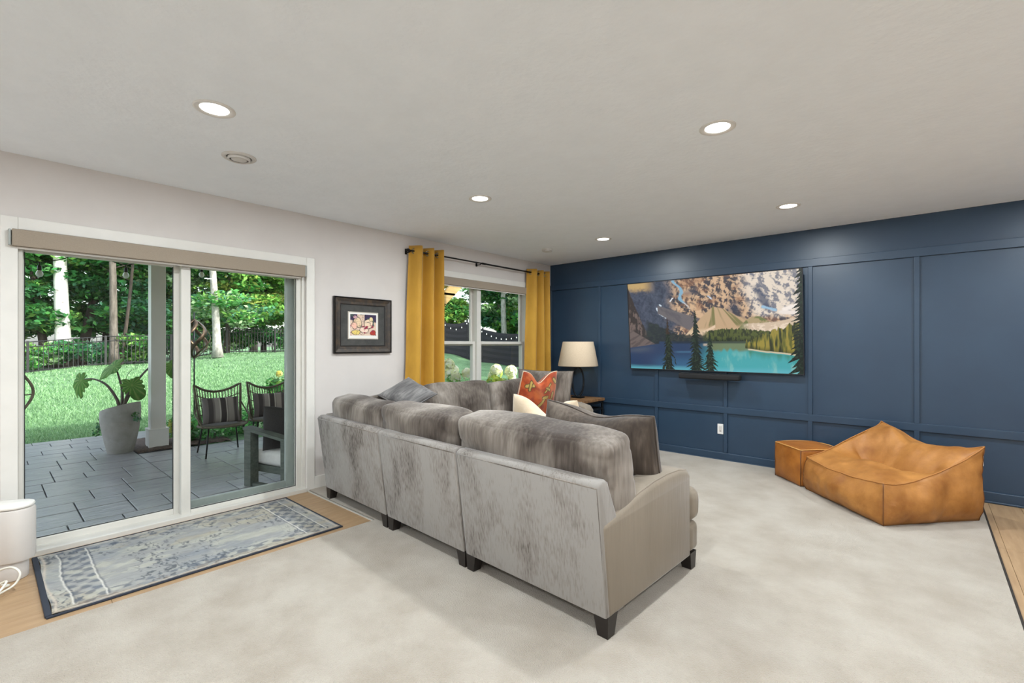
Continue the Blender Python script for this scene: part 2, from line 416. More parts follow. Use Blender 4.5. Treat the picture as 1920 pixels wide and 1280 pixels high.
def pillow_shape(w, h, t, nu=36, nv=36, pinch=0.06, chop=0.0, amp=0.0, seed=0, sq=0.42):
    """knife-edge pillow in XZ plane (x width, z height 0..h), thickness along y"""
    V = []; F = []; UV = []
    def pos(u, v, side):
        x = u * w / 2 * (1 - pinch * (1 - v * v)); z = v * h / 2 * (1 - pinch * (1 - u * u))
        th = t / 2 * max(0.0, (1 - u * u) * (1 - v * v)) ** sq
        if chop:
            k = math.exp(-(u / 0.42) ** 2) * ((v + 1) / 2) ** 2
            z -= chop * k; th *= 1 + 0.25 * k
            x += -0.10 * w * u * ((v + 1) / 2) ** 3 * 0.6
        y = side * th
        if amp:
            y += amp * mnoise.noise(Vector((x * 6 + seed, z * 6, side * 2 + seed))) * (th / (t / 2 + 1e-6))
            y += amp * 0.6 * mnoise.noise(Vector((x * 14 + seed, z * 9 - seed, side * 3))) * (th / (t / 2 + 1e-6))
        return (x, y, z + h / 2)
    ids = {}
    for side in (-1, 1):
        for j in range(nv + 1):
            for i in range(nu + 1):
                u = math.sin(math.pi / 2 * (2 * i / nu - 1)); v = math.sin(math.pi / 2 * (2 * j / nv - 1))
                rim = i in (0, nu) or j in (0, nv)
                k = (i, j, 0 if rim else side)
                if k not in ids:
                    ids[k] = len(V); V.append(pos(u, v, 0 if rim else side)); UV.append((u, v, side))
    for side in (-1, 1):
        for j in range(nv):
            for i in range(nu):
                q = []
                for a, b in ((i, j), (i + 1, j), (i + 1, j + 1), (i, j + 1)):
                    rim = a in (0, nu) or b in (0, nv); q.append(ids[(a, b, 0 if rim else side)])
                F.append(tuple(q) if side < 0 else tuple(q[::-1]))
    return V, F, UV

def rim_points(w, h, pinch, chop, n=24):
    pts = []
    def pos(u, v):
        x = u * w / 2 * (1 - pinch * (1 - v * v)); z = v * h / 2 * (1 - pinch * (1 - u * u))
        if chop:
            k = math.exp(-(u / 0.42) ** 2) * ((v + 1) / 2) ** 2
            z -= chop * k; x += -0.10 * w * u * ((v + 1) / 2) ** 3 * 0.6
        return (x, 0, z + h / 2)
    L = [math.sin(math.pi / 2 * (2 * i / n - 1)) for i in range(n)]
    for u in L: pts.append(pos(u, -1))
    for v in L: pts.append(pos(1, v))
    for u in L: pts.append(pos(-u, 1))
    for v in L: pts.append(pos(-1, -v))
    return pts

# ------------------------------------------------------------------ object helpers
OFF = {}
def link(name, me, m=None, parent=None, label=None, kind=None):
    o = bpy.data.objects.new(name, me); COL.objects.link(o)
    if m is not None and me is not None:
        if not me.materials: me.materials.append(m)
    if parent is not None: o.parent = parent
    if label: o['label'] = label
    if kind: o['kind'] = kind
    return o
def thing(name, label, cat, loc=(0, 0, 0), rz=0.0, group=None, rot=None):
    o = bpy.data.objects.new(name, None); COL.objects.link(o)
    o.empty_display_size = 0.1
    o.location = loc; o.rotation_euler = rot or (0, 0, rz)
    o['label'] = label; o['category'] = cat
    if group: o['group'] = group
    return o
def tag(o, label, cat, group=None):
    o['label'] = label; o['category'] = cat
    if group: o['group'] = group
    return o
def part(name, mb, m, parent=None, smooth=False, label=None, kind=None):
    me = mb.mesh(name, smooth) if isinstance(mb, MB) else mb
    return link(name, me, m, parent, label, kind)
def struct(name, mb, m, smooth=False):
    return part(name, mb, m, None, smooth, None, 'structure')
def autosmooth(o, ang=40):
    me = o.data
    me.polygons.foreach_set('use_smooth', np.ones(len(me.polygons), dtype=bool))
    bm = bmesh.new(); bm.from_mesh(me)
    for e in bm.edges:
        if len(e.link_faces) == 2 and e.calc_face_angle(0) > math.radians(ang): e.smooth = False
    bm.to_mesh(me); bm.free()
    return o
def dup(root, loc=None, rz=None, label=None, group=None):
    r = root.copy(); COL.objects.link(r)
    if loc is not None: r.location = loc
    if rz is not None: r.rotation_euler = (0, 0, rz)
    if label: r['label'] = label
    if group: r['group'] = group
    for ch in list(root.children):
        c = ch.copy(); COL.objects.link(c); c.parent = r
        for g in list(ch.children):
            d = g.copy(); COL.objects.link(d); d.parent = c
    return r
def soft(name, dims, r, m, parent, loc=(0, 0, 0), rot=(0, 0, 0), n=14, bulge=(0, 0, 0), amp=0.0, freq=4, seed=0, label=None):
    V, F = softbox(*dims, r, n=n, bulge=bulge, amp=amp, freq=freq, seed=seed)
    mtx = Matrix.Translation(loc) @ Euler(rot).to_matrix().to_4x4()
    b = MB(); b.add(V, F, mtx)
    return link(name, mesh_from(name, b.V, b.F, True), m, parent, label)

# numpy value noise for painted prints
def vnoise(x, y, seed=0):
    r = np.random.default_rng(seed); T = r.random((256, 256))
    xi = np.floor(x).astype(int); yi = np.floor(y).astype(int); fx = x - xi; fy = y - yi
    fx = fx * fx * (3 - 2 * fx); fy = fy * fy * (3 - 2 * fy)
    a = T[xi % 256, yi % 256]; b = T[(xi + 1) % 256, yi % 256]; c = T[xi % 256, (yi + 1) % 256]; d = T[(xi + 1) % 256, (yi + 1) % 256]
    return (a * (1 - fx) + b * fx) * (1 - fy) + (c * (1 - fx) + d * fx) * fy
def fbm(x, y, seed=0, oct=5):
    s = 0; a = 0.5; t = 0
    for k in range(oct):
        s = s + a * vnoise(x * 2 ** k, y * 2 ** k, seed + k); t += a; a *= 0.55
    return s / t
def lin(c): return np.array(s2l(c))
def smooth01(a, b, x):
    t = np.clip((x - a) / (b - a + 1e-9), 0, 1); return t * t * (3 - 2 * t)
def over(C, col, m):
    return C * (1 - m[..., None]) + np.asarray(col) * m[..., None]
def grid_uv(nx, ny):
    u = np.linspace(0, 1, nx + 1); v = np.linspace(0, 1, ny + 1)
    U, W = np.meshgrid(u, v, indexing='ij'); return U, W
def grid_mesh(name, P, C=None, smooth=False):
    """P (nx+1,ny+1,3)"""
    nx, ny = P.shape[0] - 1, P.shape[1] - 1
    I = np.arange((nx + 1) * (ny + 1)).reshape(nx + 1, ny + 1)
    Q = np.stack([I[:-1, :-1], I[1:, :-1], I[1:, 1:], I[:-1, 1:]], -1).reshape(-1, 4)
    me = mesh_quads(name, P.reshape(-1, 3), Q, smooth)
    if C is not None: tone_points(me, C.reshape(-1, 3))
    return me

# ================================================================== ROOM SHELL
XR, YF = 6.0, -2.1            # unseen room end; white walls set close to bounce light
DY0, DY1, DZ = 0.14, 1.93, 2.035          # patio door opening
WY0, WY1, WZ0, WZ1 = 3.22, 5.08, 0.75, 2.115   # window opening
T = 0.16
b = MB()
b.box((-T, YF, 0), (0, DY0, H)); b.box((-T, DY0, DZ), (0, DY1, H)); b.box((-T, DY1, 0), (0, WY0, H))
b.box((-T, WY0, 0), (0, WY1, WZ0)); b.box((-T, WY0, WZ1), (0, WY1, H)); b.box((-T, WY1, 0), (0, YB + T, H))
struct('wall_left', b, M['wall'])
b = MB(); b.box((0, YB + 0.0, 0), (XR, YB + T, H)); wb = struct('wall_back', b, M['navy'])
b = MB(); b.box((XR, YF - T, 0), (XR + T, YB + T, H)); struct('wall_right', b, M['wall'])
b = MB(); b.box((-T, YF - T, 0), (XR, YF, H)); struct('wall_rear', b, M['wall'])
b = MB(); b.box((-T, YF - T, H), (XR + T, YB + T, H + 0.14)); struct('ceiling', b, M['ceiling'])
b = MB(); b.box((-T, YF - T, H + 0.14), (XR + T, YB + T, 5.3)); struct('wall_upper', b, M['wall_out'])  # unseen upper storey, added to keep the sun off stair and beds
b = MB(); b.box((-T, YF, -0.2), (XR, YB + T, -0.012)); floor = struct('floor', b, M['subfloor'])

# --- navy wall panelling: rails and battens, each its own piece
P0 = YB - 0.021
def piece(name, a, c, r=0.003):
    bb = MB(); bb.rbox(a, c, r, 2); o = part(name, bb, M['navy'], wb); return o
piece('rail', (0.0, P0, 2.119), (XR, YB + 0.002, 2.197))
piece('rail', (0.0, P0, 0.543), (XR, YB + 0.002, 0.613))
bx = [0.021] + [0.843 + 0.8225 * k for k in range(8)]
for k, x in enumerate(bx):
    segs = [(0.095, 0.543), (0.613, 2.119)]
    for z0, z1 in segs:
        piece('batten', (x - 0.019, P0 + 0.0005, z0), (x + 0.019, YB + 0.002, z1))
bb = MB(); bb.rbox((0.0, YB - 0.022, 0.0), (XR, YB + 0.002, 0.093), 0.006, 2)
struct('baseboard_back', bb, M['navy'])
bb = MB(); bb.rbox((0.0, YB - 0.036, 0.0), (XR, YB - 0.022, 0.018), 0.006, 2)
struct('trim_back', bb, M['navy'])

# --- left wall trim
def casing(n, y0, y1, z0, z1, w, sill=False):
    bb = MB(); x1 = 0.018
    bb.rbox((-0.002, y0 - w, z0 if not sill else z0 - 0.03), (x1, y0, z1 + w), 0.004)
    bb.rbox((-0.002, y1, z0 if not sill else z0 - 0.03), (x1, y1 + w, z1 + w), 0.004)
    bb.rbox((-0.002, y0, z1), (x1, y1, z1 + w), 0.004)
    if sill:
        bb.rbox((-0.08, y0 - w - 0.02, z0 - 0.03), (0.05, y1 + w + 0.02, z0), 0.006)
        bb.rbox((-0.002, y0 - w, z0 - 0.11), (x1, y1 + w, z0 - 0.03), 0.004)
    struct('trim_%d' % n, bb, M['white_trim'])
casing(1, DY0, DY1, 0.0, DZ, 0.075)
casing(2, WY0, WY1, WZ0, WZ1, 0.075, True)
bb = MB(); bb.rbox((-0.002, DY1 + 0.075, 0), (0.014, YB - 0.03, 0.12), 0.004); struct('baseboard_left', bb, M['white_trim'])
bb = MB(); bb.rbox((-0.002, YF, 0), (0.014, DY0 - 0.075, 0.12), 0.004); struct('baseboard_left_near', bb, M['white_trim'])

# --- sliding patio door
dr = bpy.data.objects.new('door_1', None); COL.objects.link(dr); dr['kind'] = 'structure'
def box_obj(name, a, c, m, parent, r=0.004, label=None):
    bb = MB(); bb.rbox(a, c, r, 2); return part(name, bb, m, parent, False, label)
V = M['vinyl']
box_obj('jamb', (-0.15, DY0, 0.0), (-0.012, DY0 + 0.022, DZ), V, dr)
box_obj('jamb', (-0.15, DY1 - 0.03, 0.0), (-0.012, DY1, DZ), V, dr)
box_obj('head', (-0.15, DY0 + 0.022, 1.955), (-0.012, DY1 - 0.03, DZ), V, dr)
box_obj('sill', (-0.17, DY0, -0.01), (0.028, DY1, 0.032), V, dr)
def door_panel(name, x0, x1, y0, y1, z0, z1, ws, wb_, wt):
    p = bpy.data.objects.new(name, None); COL.objects.link(p); p.parent = dr
    bb = MB()
    bb.rbox((x0, y0, z0), (x1, y0 + ws[0], z1)); bb.rbox((x0, y1 - ws[1], z0), (x1, y1, z1))
    bb.rbox((x0, y0 + ws[0], z0), (x1, y1 - ws[1], z0 + wb_)); bb.rbox((x0, y0 + ws[0], z1 - wt), (x1, y1 - ws[1], z1))
    part('sash', bb, V, p)
    xm = (x0 + x1) / 2
    bb = MB(); bb.box((xm - 0.004, y0 + ws[0] - 0.005, z0 + wb_ - 0.005), (xm + 0.004, y1 - ws[1] + 0.005, z1 - wt + 0.005))
    part('glass', bb, M['glass'], p)
    bb = MB(); g = 0.005
    a0, a1, c0, c1 = y0 + ws[0], y1 - ws[1], z0 + wb_, z1 - wt
    bb.box((xm + 0.005, a0, c0), (xm + 0.010, a1, c0 + g)); bb.box((xm + 0.005, a0, c0), (xm + 0.010, a0 + g, c1)); bb.box((xm + 0.005, a1 - g, c0), (xm + 0.010, a1, c1))
    part('gasket', bb, M['gasket'], p)
    return p
pl = door_panel('sliding_panel', -0.140, -0.095, DY0 + 0.0, 1.03, 0.028, 1.965, (0.030, 0.07), 0.045, 0.05)
pr = door_panel('fixed_panel', -0.085, -0.030, 0.992, DY1 - 0.026, 0.028, 1.965, (0.062, 0.045), 0.028, 0.05)
# screen door frame seen behind the fixed panel
bb = MB()
bb.rbox((-0.148, 1.80, 0.03), (-0.118, 1.885, 1.96)); bb.rbox((-0.148, 1.06, 0.03), (-0.118, 1.80, 0.10))
part('screen_frame', bb, M['grey_frame'], dr, False, 'grey aluminium screen frame')
# handles of the sliding panel
bb = MB(); bb.rbox((-0.095, DY0 + 0.004, 0.90), (-0.088, DY0 + 0.026, 1.13), 0.003); bb.tube([(-0.085, DY0 + 0.012, 0.93), (-0.055, DY0 + 0.012, 0.95), (-0.055, DY0 + 0.012, 1.08), (-0.085, DY0 + 0.012, 1.10)], 0.007)
part('handle', bb, V, pl, True)
bb = MB(); pts = [(-0.150 - 0.03 * math.sin(math.pi * k / 12), 0.168 + 0.047 * math.sin(math.pi * k / 12), 0.905 + 0.225 * k / 12) for k in range(13)]
bb.tube(pts, 0.008); bb.tube([(-0.15, 0.165, 1.0), (-0.172, 0.205, 1.0)], 0.004)
part('outside_handle', bb, M['rattan'], pl, True, label='curved bronze outside handle')

# --- window: two double-hung units side by side
wi = bpy.data.objects.new('window_1', None); COL.objects.link(wi); wi['kind'] = 'structure'
WM = 4.135
box_obj('frame', (-0.15, WY0, WZ0), (-0.01, WY0 + 0.03, WZ1), V, wi)
box_obj('frame', (-0.15, WY1 - 0.03, WZ0), (-0.01, WY1, WZ1), V, wi)
box_obj('frame', (-0.15, WY0 + 0.03, WZ1 - 0.03), (-0.01, WY1 - 0.03, WZ1), V, wi)
box_obj('frame', (-0.15, WY0 + 0.03, WZ0), (-0.01, WY1 - 0.03, WZ0 + 0.03), V, wi)
box_obj('mullion', (-0.15, WM - 0.035, WZ0 + 0.03), (-0.02, WM + 0.035, WZ1 - 0.03), V, wi)
def sash(y0, y1, z0, z1, x0, x1):
    s_ = bpy.data.objects.new('sash', None); COL.objects.link(s_); s_.parent = wi
    w = 0.038
    bb = MB()
    bb.rbox((x0, y0, z0), (x1, y0 + w, z1)); bb.rbox((x0, y1 - w, z0), (x1, y1, z1))
    bb.rbox((x0, y0 + w, z0), (x1, y1 - w, z0 + w)); bb.rbox((x0, y0 + w, z1 - w), (x1, y1 - w, z1))
    part('sash_frame', bb, V, s_)
    bb = MB(); xm = (x0 + x1) / 2; bb.box((xm - 0.003, y0 + w - 0.004, z0 + w - 0.004), (xm + 0.003, y1 - w + 0.004, z1 - w + 0.004))
    part('pane', bb, M['glass'], s_)
for y0, y1 in ((WY0 + 0.03, WM - 0.035), (WM + 0.035, WY1 - 0.03)):
    sash(y0, y1, 1.31, WZ1 - 0.03, -0.13, -0.095)
    sash(y0, y1, WZ0 + 0.03, 1.365, -0.09, -0.05)

# --- wood planks where the wood floor shows
plank_me = {}
def plank(x, y, w, l):
    k = (round(w, 3), round(l, 3))
    if k not in plank_me:
        bb = MB(); bb.rbox((0, 0, -0.012), (w, l, 0.0), 0.0015, 1); plank_me[k] = bb.mesh('plank'); plank_me[k].materials.append(M['plank'])
    o = link('plank', plank_me[k], None, floor); o.location = (x, y, 0)
PW, PG = 0.185, 0.0015
r_ = random.Random(4)
for i in range(7):
    x = 0.0 + i * PW; w = PW - PG
    y = -1.7 - r_.choice([0, 0.3, 0.6, 0.9])
    while y < 2.2:
        l = 1.22; plank(x, y, w, min(l, 2.3 - y) - PG if y + l > 2.3 else l - PG); y += l
for i in range(9):
    x = 4.40 + i * PW
    if x + PW > XR: continue
    y = -1.7 - r_.choice([0, 0.3, 0.6, 0.9])
    while y < YB - 0.02:
        l = min(1.22, YB - y); plank(x, y, PW - PG, l - PG); y += 1.22

# --- inlaid carpet
NX, NY = 1.10, 1.955
poly = [(NX, YF), (4.533, YF), (4.533, YB - 0.037), (0.014, YB - 0.037), (0.014, NY), (NX, NY)]
bb = MB(); bb.prism(poly, 2, -0.012, 0.012)
cp = part('carpet', bb, M['carpet'])
tag(cp, 'cream cut-pile carpet covering the floor under the grey sectional sofa', 'carpet')
bb = MB(); bb.box((4.533, YF, -0.011), (4.545, YB - 0.04, 0.010)); struct('trim_3', bb, M['edge_dark'])
bb = MB(); bb.box((0.014, NY - 0.022, -0.011), (NX, NY - 0.009, 0.006)); struct('trim_4', bb, M['edge_metal'])
bb = MB(); bb.box((0.014, NY - 0.009, -0.011), (NX, NY - 0.001, 0.003)); struct('trim_5', bb, M['edge_dark'])

# --- ceiling fittings
def downlight(x, y, label, lit=True):
    t = thing('recessed_downlight', label, 'light', (x, y, H), 0, 'recessed ceiling downlights')
    bb = MB(); bb.lathe([(0.092, 0.0), (0.092, -0.004), (0.086, -0.007), (0.066, -0.004), (0.062, 0.001)], 40, cap=False)
    part('trim_ring', bb, M['ring'], t, True)
    bb = MB(); bb.lathe([(0.0, -0.0025), (0.062, -0.0025), (0.064, 0.0)], 32, cap=False)
    part('lens', bb, M['lens'], t)
    ld = bpy.data.lights.new('lamp', 'AREA'); ld.shape = 'DISK'; ld.size = 0.12; ld.energy = LAMP_WATTS; ld.color = (0.92, 0.98, 1.0)
    lo = bpy.data.objects.new('lamp', ld); COL.objects.link(lo); lo.parent = t; lo.location = (0, 0, -0.009)
    return t
downlight(1.541, 0.763, 'lit recessed downlight nearest the patio door, beside the round ceiling vent')
downlight(3.351, 2.634, 'largest lit recessed downlight, over the right end of the sofa')
downlight(1.509, 2.648, 'lit recessed downlight midway along the ceiling, above the left part of the sofa')
downlight(3.321, 4.525, 'lit recessed downlight close to the blue wall, above the leather ottoman')
downlight(1.501, 4.578, 'smallest lit recessed downlight, in the far corner above the lamp table')
for x, y in ((3.35, 0.76), (5.2, 0.76), (5.2, 2.63), (5.2, 4.52), (1.5, -1.15), (3.35, -1.15), (5.2, -1.15)):  # unseen lamps added along the downlight grid to light the room
    downlight(x, y, 'added recessed downlight further back in the room, out of view')
def round_vent(x, y, r, label):
    t = thing('ceiling_vent', label, 'vent', (x, y, H))
    bb = MB(); bb.lathe([(r, 0), (r, -0.004), (r * 0.93, -0.010), (r * 0.80, -0.012), (r * 0.72, -0.006)], 40, cap=False); part('flange', bb, M['vent'], t, True)
    bb = MB(); bb.lathe([(0.0, -0.003), (r * 0.73, -0.003)], 32, cap=False); part('throat', bb, M['vent_dark'], t)
    bb = MB(); bb.lathe([(r * 0.66, -0.006), (r * 0.66, -0.018), (r * 0.58, -0.024), (r * 0.54, -0.018)], 40, cap=False); part('diffuser_ring', bb, M['vent'], t, True)
    bb = MB(); bb.lathe([(0.0, -0.024), (r * 0.3, -0.023), (r * 0.47, -0.018), (r * 0.47, -0.008)], 40, cap=False); part('diffuser_cone', bb, M['vent'], t, True)
round_vent(0.972, 1.062, 0.096, 'white round ceiling vent with ring grooves near the patio door')
t = thing('smoke_detector', 'small white round smoke detector on the ceiling near the blue wall corner', 'detector', (0.697, 4.607, H))
bb = MB(); bb.lathe([(0.068, 0), (0.068, -0.012), (0.062, -0.016)], 32, cap=False); part('base', bb, M['vent'], t, True)
bb = MB()
for k in range(14):
    a = 2 * math.pi * k / 14; bb.box((-0.006, 0.046, -0.030), (0.006, 0.060, -0.014), Matrix.Rotation(a, 4, 'Z'))
part('fin_ring', bb, M['vent'], t)
bb = MB(); bb.lathe([(0.0, -0.034), (0.045, -0.033), (0.052, -0.028), (0.052, -0.012)], 32, cap=False); part('cap', bb, M['vent'], t, True)

# ================================================================== LEFT WALL THINGS
# roller shade cassettes
def roller(y0, y1, z0, z1, x1, label):
    t = thing('roller_shade', label, 'blind', (0.0, (y0 + y1) / 2, z0))
    yy = (y1 - y0) / 2; h = z1 - z0
    bb = MB(); bb.rbox((0.0, -yy + 0.008, 0.0), (x1, yy - 0.006, h), 0.006, 2); part('cassette', bb, M['linen'], t)
    for s_ in (-1, 1):
        bb = MB(); bb.rbox((0.0, s_ * yy - 0.006, 0.004), (x1 - 0.004, s_ * yy + 0.004, h - 0.004), 0.002); part('end_cap', bb, M['grey_frame'], t)
    bb = MB(); bb.rbox((0.012, -yy + 0.03, -0.012), (0.026, yy - 0.03, 0.002), 0.003); part('hem_bar', bb, M['white_trim'], t)
roller(0.105, 1.908, 1.926, 2.030, 0.056, 'long beige linen roller shade cassette above the sliding patio door')
roller(WY0 + 0.005, 5.03, 2.022, 2.114, 0.045, 'beige linen roller shade cassette above the window between curtains')

# curtain rod
t = thing('curtain_rod', 'thin black metal curtain rod above the window', 'curtain rod', (0.0, 4.1, 2.325))
bb = MB(); bb.tube([(0.09, -1.1, 0), (0.09, 0.0, 0)], 0.0085, 12); bb.tube([(0.09, 0.0, 0), (0.09, 1.14, 0)], 0.0105, 12); bb.tube([(0.09, -0.02, 0), (0.09, 0.06, 0)], 0.0125, 12)
part('rod', bb, M['black_metal'], t, True)
for y in (-1.085, -0.03, 1.10):
    bb = MB(); bb.rbox((0.0, y - 0.014, -0.03), (0.006, y + 0.014, 0.03), 0.002); bb.tube([(0.004, y, -0.012), (0.07, y, -0.012), (0.09, y, -0.004)], 0.006); part('bracket', bb, M['black_metal'], t)
for y in (-1.12, 1.16):
    bb = MB(); bb.lathe([(0.0, -0.02), (0.014, -0.018), (0.016, 0.0), (0.014, 0.018), (0.0, 0.02)], 16, Matrix.Translation((0.09, y, 0)) @ Matrix.Rotation(math.pi / 2, 4, 'X')); part('finial', bb, M['black_metal'], t, True)

def curtain(y0t, y1t, y0b, y1b, ztop, label, waves, seed):
    t = thing('curtain', label, 'curtain', (0.09, (y0t + y1t) / 2, 0.02), 0, 'mustard curtains at the window')
    yc = (y0t + y1t) / 2
    n, mz = 150, 40
    U, W = grid_uv(n, mz)
    Hc = ztop - 0.02
    s_ = 1 - W                                    # 0 top .. 1 bottom
    ytop = y0t + (y1t - y0t) * U; ybot = y0b + (y1b - y0b) * U
    Y_ = ytop * (1 - s_) + ybot * s_ - yc
    ph = 2 * math.pi * waves * U ** 1.3 - 0.5
    amp = 0.060 + 0.010 * s_ + 0.014 * (vnoise(U * 5 + seed, W * 2, seed) - 0.5)
    tri = np.tanh(2.0 * np.sin(ph)) / math.tanh(2.0)
    X_ = amp * tri + 0.012 * (vnoise(U * 9, W * 3 + seed, seed + 1) - 0.5) * s_
    Y_ = Y_ + 0.012 * np.sin(2 * ph) + 0.01 * (vnoise(U * 6, W * 4, seed + 3) - 0.5)
    Z_ = Hc * W
    me = grid_mesh('fabric', np.stack([X_, Y_, Z_], -1), None, True)
    o = link('fabric', me, M['mustard'], t)
    md = o.modifiers.new('thick', 'SOLIDIFY'); md.thickness = 0.004; md.offset = 0
    # grommets where the cloth crosses the rod
    zr = 2.325 - 0.02
    for k in range(int(2 * waves)):
        u = ((k + 0.5 / math.pi) / (2 * waves)) ** (1 / 1.3)
        y = (y0t + (y1t - y0t) * u) - yc
        sg = 1 if k % 2 == 0 else -1
        ring = [(0.026 * math.cos(a) * 0.55, sg * 0.026 * math.cos(a) * 0.75, zr + 0.026 * math.sin(a)) for a in np.linspace(0, 2 * math.pi, 20, endpoint=False)]
        bb = MB(); bb.tube([(x, y + yy, z) for x, yy, z in ring], 0.006, 6, close=True); part('grommet', bb, M['chrome'], t, True)
curtain(3.03, 3.495, 2.945, 3.535, 2.385, 'mustard yellow velvet curtain left of the window, beside the framed picture', 3.0, 1)
curtain(5.005, 5.475, 4.925, 5.53, 2.375, 'mustard yellow velvet curtain right of the window, against the blue wall', 3.0, 5)

# framed picture
t = thing('framed_picture', 'small colourful print in a dark wooden frame with grey mat, on the white wall', 'picture', (0.0, 2.5, 1.512))
fw_, fh_ = 0.315, 0.272
def frame_ring(mbx, a, b_, c, d, x0, x1, x2):
    """mitred moulding: outer half sizes a,b_ ; inner half sizes c,d ; x0 wall, x1 outer height, x2 inner height"""
    O = [(-a, -b_), (a, -b_), (a, b_), (-a, b_)]; I = [(-c, -d), (c, -d), (c, d), (-c, d)]
    V_ = []; F_ = []
    for (y, z) in O: V_.append((x0, y, z))
    for (y, z) in O: V_.append((x1, y, z))
    for k in range(4):
        mid = ((O[k][0] * 0.45 + I[k][0] * 0.55), (O[k][1] * 0.45 + I[k][1] * 0.55)); V_.append((x1 * 0.72, *mid))
    for (y, z) in I: V_.append((x2, y, z))
    for (y, z) in I: V_.append((x0, y, z))
    for L_ in range(4):
        for k in range(4):
            j = (k + 1) % 4; F_.append((L_ * 4 + k, L_ * 4 + j, (L_ + 1) * 4 + j, (L_ + 1) * 4 + k))
    mbx.add(V_, F_)
bb = MB(); frame_ring(bb, fw_, fh_, fw_ - 0.012, fh_ - 0.012, 0.0, 0.032, 0.033); part('outer_moulding', bb, M['frame_edge'], t)
bb = MB(); frame_ring(bb, fw_ - 0.011, fh_ - 0.011, fw_ - 0.068, fh_ - 0.068, 0.0, 0.030, 0.020); part('frame', bb, M['frame_wood'], t)
bb = MB(); frame_ring(bb, fw_ - 0.066, fh_ - 0.066, fw_ - 0.077, fh_ - 0.077, 0.0, 0.022, 0.016); part('inner_moulding', bb, M['frame_edge'], t)
bb = MB(); bb.box((0.004, -0.245, -0.20), (0.012, 0.245, 0.20)); part('mat_board', bb, M['mat_board'], t)
bb = MB(); bb.box((0.011, -0.167, -0.134), (0.0135, 0.167, 0.134)); part('mat_bevel', bb, M['mat_bevel'], t)
bb = MB(); bb.box((0.0125, -0.158, -0.125), (0.0142, 0.158, 0.125)); part('print_paper', bb, M['plate'], t)
U, W = grid_uv(140, 112)
C = np.ones(U.shape + (3,)) * lin((222, 196, 176))
wob = fbm(U * 4, W * 4, 3); u2 = U + 0.12 * (wob - 0.5); w2 = W + 0.12 * (fbm(U * 4 + 9, W * 4, 8) - 0.5)
C = over(C, lin((58, 46, 78)), smooth01(0.60, 0.72, W + 0.30 * (fbm(U * 3, W * 3, 12) - 0.5)) * (np.abs(U - 0.40) > 0.14))
C = over(C, lin((70, 92, 84)), smooth01(0.62, 0.68, fbm(U * 5, W * 5, 22)) * (W > 0.45))
for (cx, cw, rx, rw, col) in ((0.28, 0.62, 0.15, 0.24, (232, 205, 170)), (0.70, 0.58, 0.17, 0.22, (236, 212, 186)), (0.14, 0.46, 0.10, 0.15, (238, 190, 170)), (0.50, 0.28, 0.16, 0.16, (238, 214, 196)), (0.20, 0.16, 0.17, 0.12, (232, 206, 120)), (0.86, 0.14, 0.12, 0.12, (176, 60, 48)), (0.80, 0.78, 0.07, 0.10, (226, 206, 160)), (0.20, 0.86, 0.08, 0.08, (206, 160, 170))):
    d = np.sqrt(((u2 - cx) / rx) ** 2 + ((w2 - cw) / rw) ** 2)
    C = over(C, lin(col), (d < 1) * 1.0); C = over(C, lin((34, 26, 36)), np.exp(-((d - 1) / 0.07) ** 2))
ln = np.abs(fbm(U * 3.3, W * 3.6, 31) - 0.5); C = over(C, lin((34, 24, 34)), np.exp(-(ln / 0.012) ** 2) * 0.85)
C = over(C, lin((150, 44, 70)), smooth01(0.66, 0.7, fbm(U * 7, W * 7, 41)) * (W < 0.5))
Pm = np.stack([np.full_like(U, 0.0146), (U - 0.5) * 0.286, (W - 0.5) * 0.208 + 0.006], -1)
link('print', grid_mesh('print', Pm, C), M['print'], t)

# white boxy appliance at the left edge and its cables
t = thing('air_purifier', 'white rounded floor appliance at the left edge beside the patio door', 'appliance', (0.27, 0.03, 0.0), math.radians(62))
def stadium(lx, ry, n=14):
    P_ = []
    for k in range(n + 1):
        a = -math.pi / 2 + math.pi * k / n; P_.append((lx + ry * math.cos(a), ry * math.sin(a)))
    for k in range(n + 1):
        a = math.pi / 2 + math.pi * k / n; P_.append((-lx + ry * math.cos(a), ry * math.sin(a)))
    return P_
bb = MB(); bb.prism(stadium(0.10, 0.085), 2, 0.105, 0.40, bevel=0.012); autosmooth(part('body', bb, M['white_plastic'], t))
bb = MB(); bb.prism(stadium(0.10, 0.082), 2, 0.402, 0.425, bevel=0.010); autosmooth(part('lid', bb, M['plate'], t))
bb = MB(); bb.prism(stadium(0.085, 0.07), 2, 0.0, 0.106, bevel=0.008); autosmooth(part('foot', bb, M['white_plastic'], t))
t = thing('power_cable', 'tangled white power cable on the wood floor by the left edge', 'cable', (0.55, 0.03, 0.0))
def loop(pts, r=0.004):
    P_ = [Vector(p) for p in pts]; out = []
    for i in range(len(P_) - 1):
        p0 = P_[max(i - 1, 0)]; p1 = P_[i]; p2 = P_[i + 1]; p3 = P_[min(i + 2, len(P_) - 1)]
        for k in range(6):
            s_ = k / 6; out.append(0.5 * ((2 * p1) + (p2 - p0) * s_ + (2 * p0 - 5 * p1 + 4 * p2 - p3) * s_ ** 2 + (-p0 + 3 * p1 - 3 * p2 + p3) * s_ ** 3))
    out.append(P_[-1]); return out
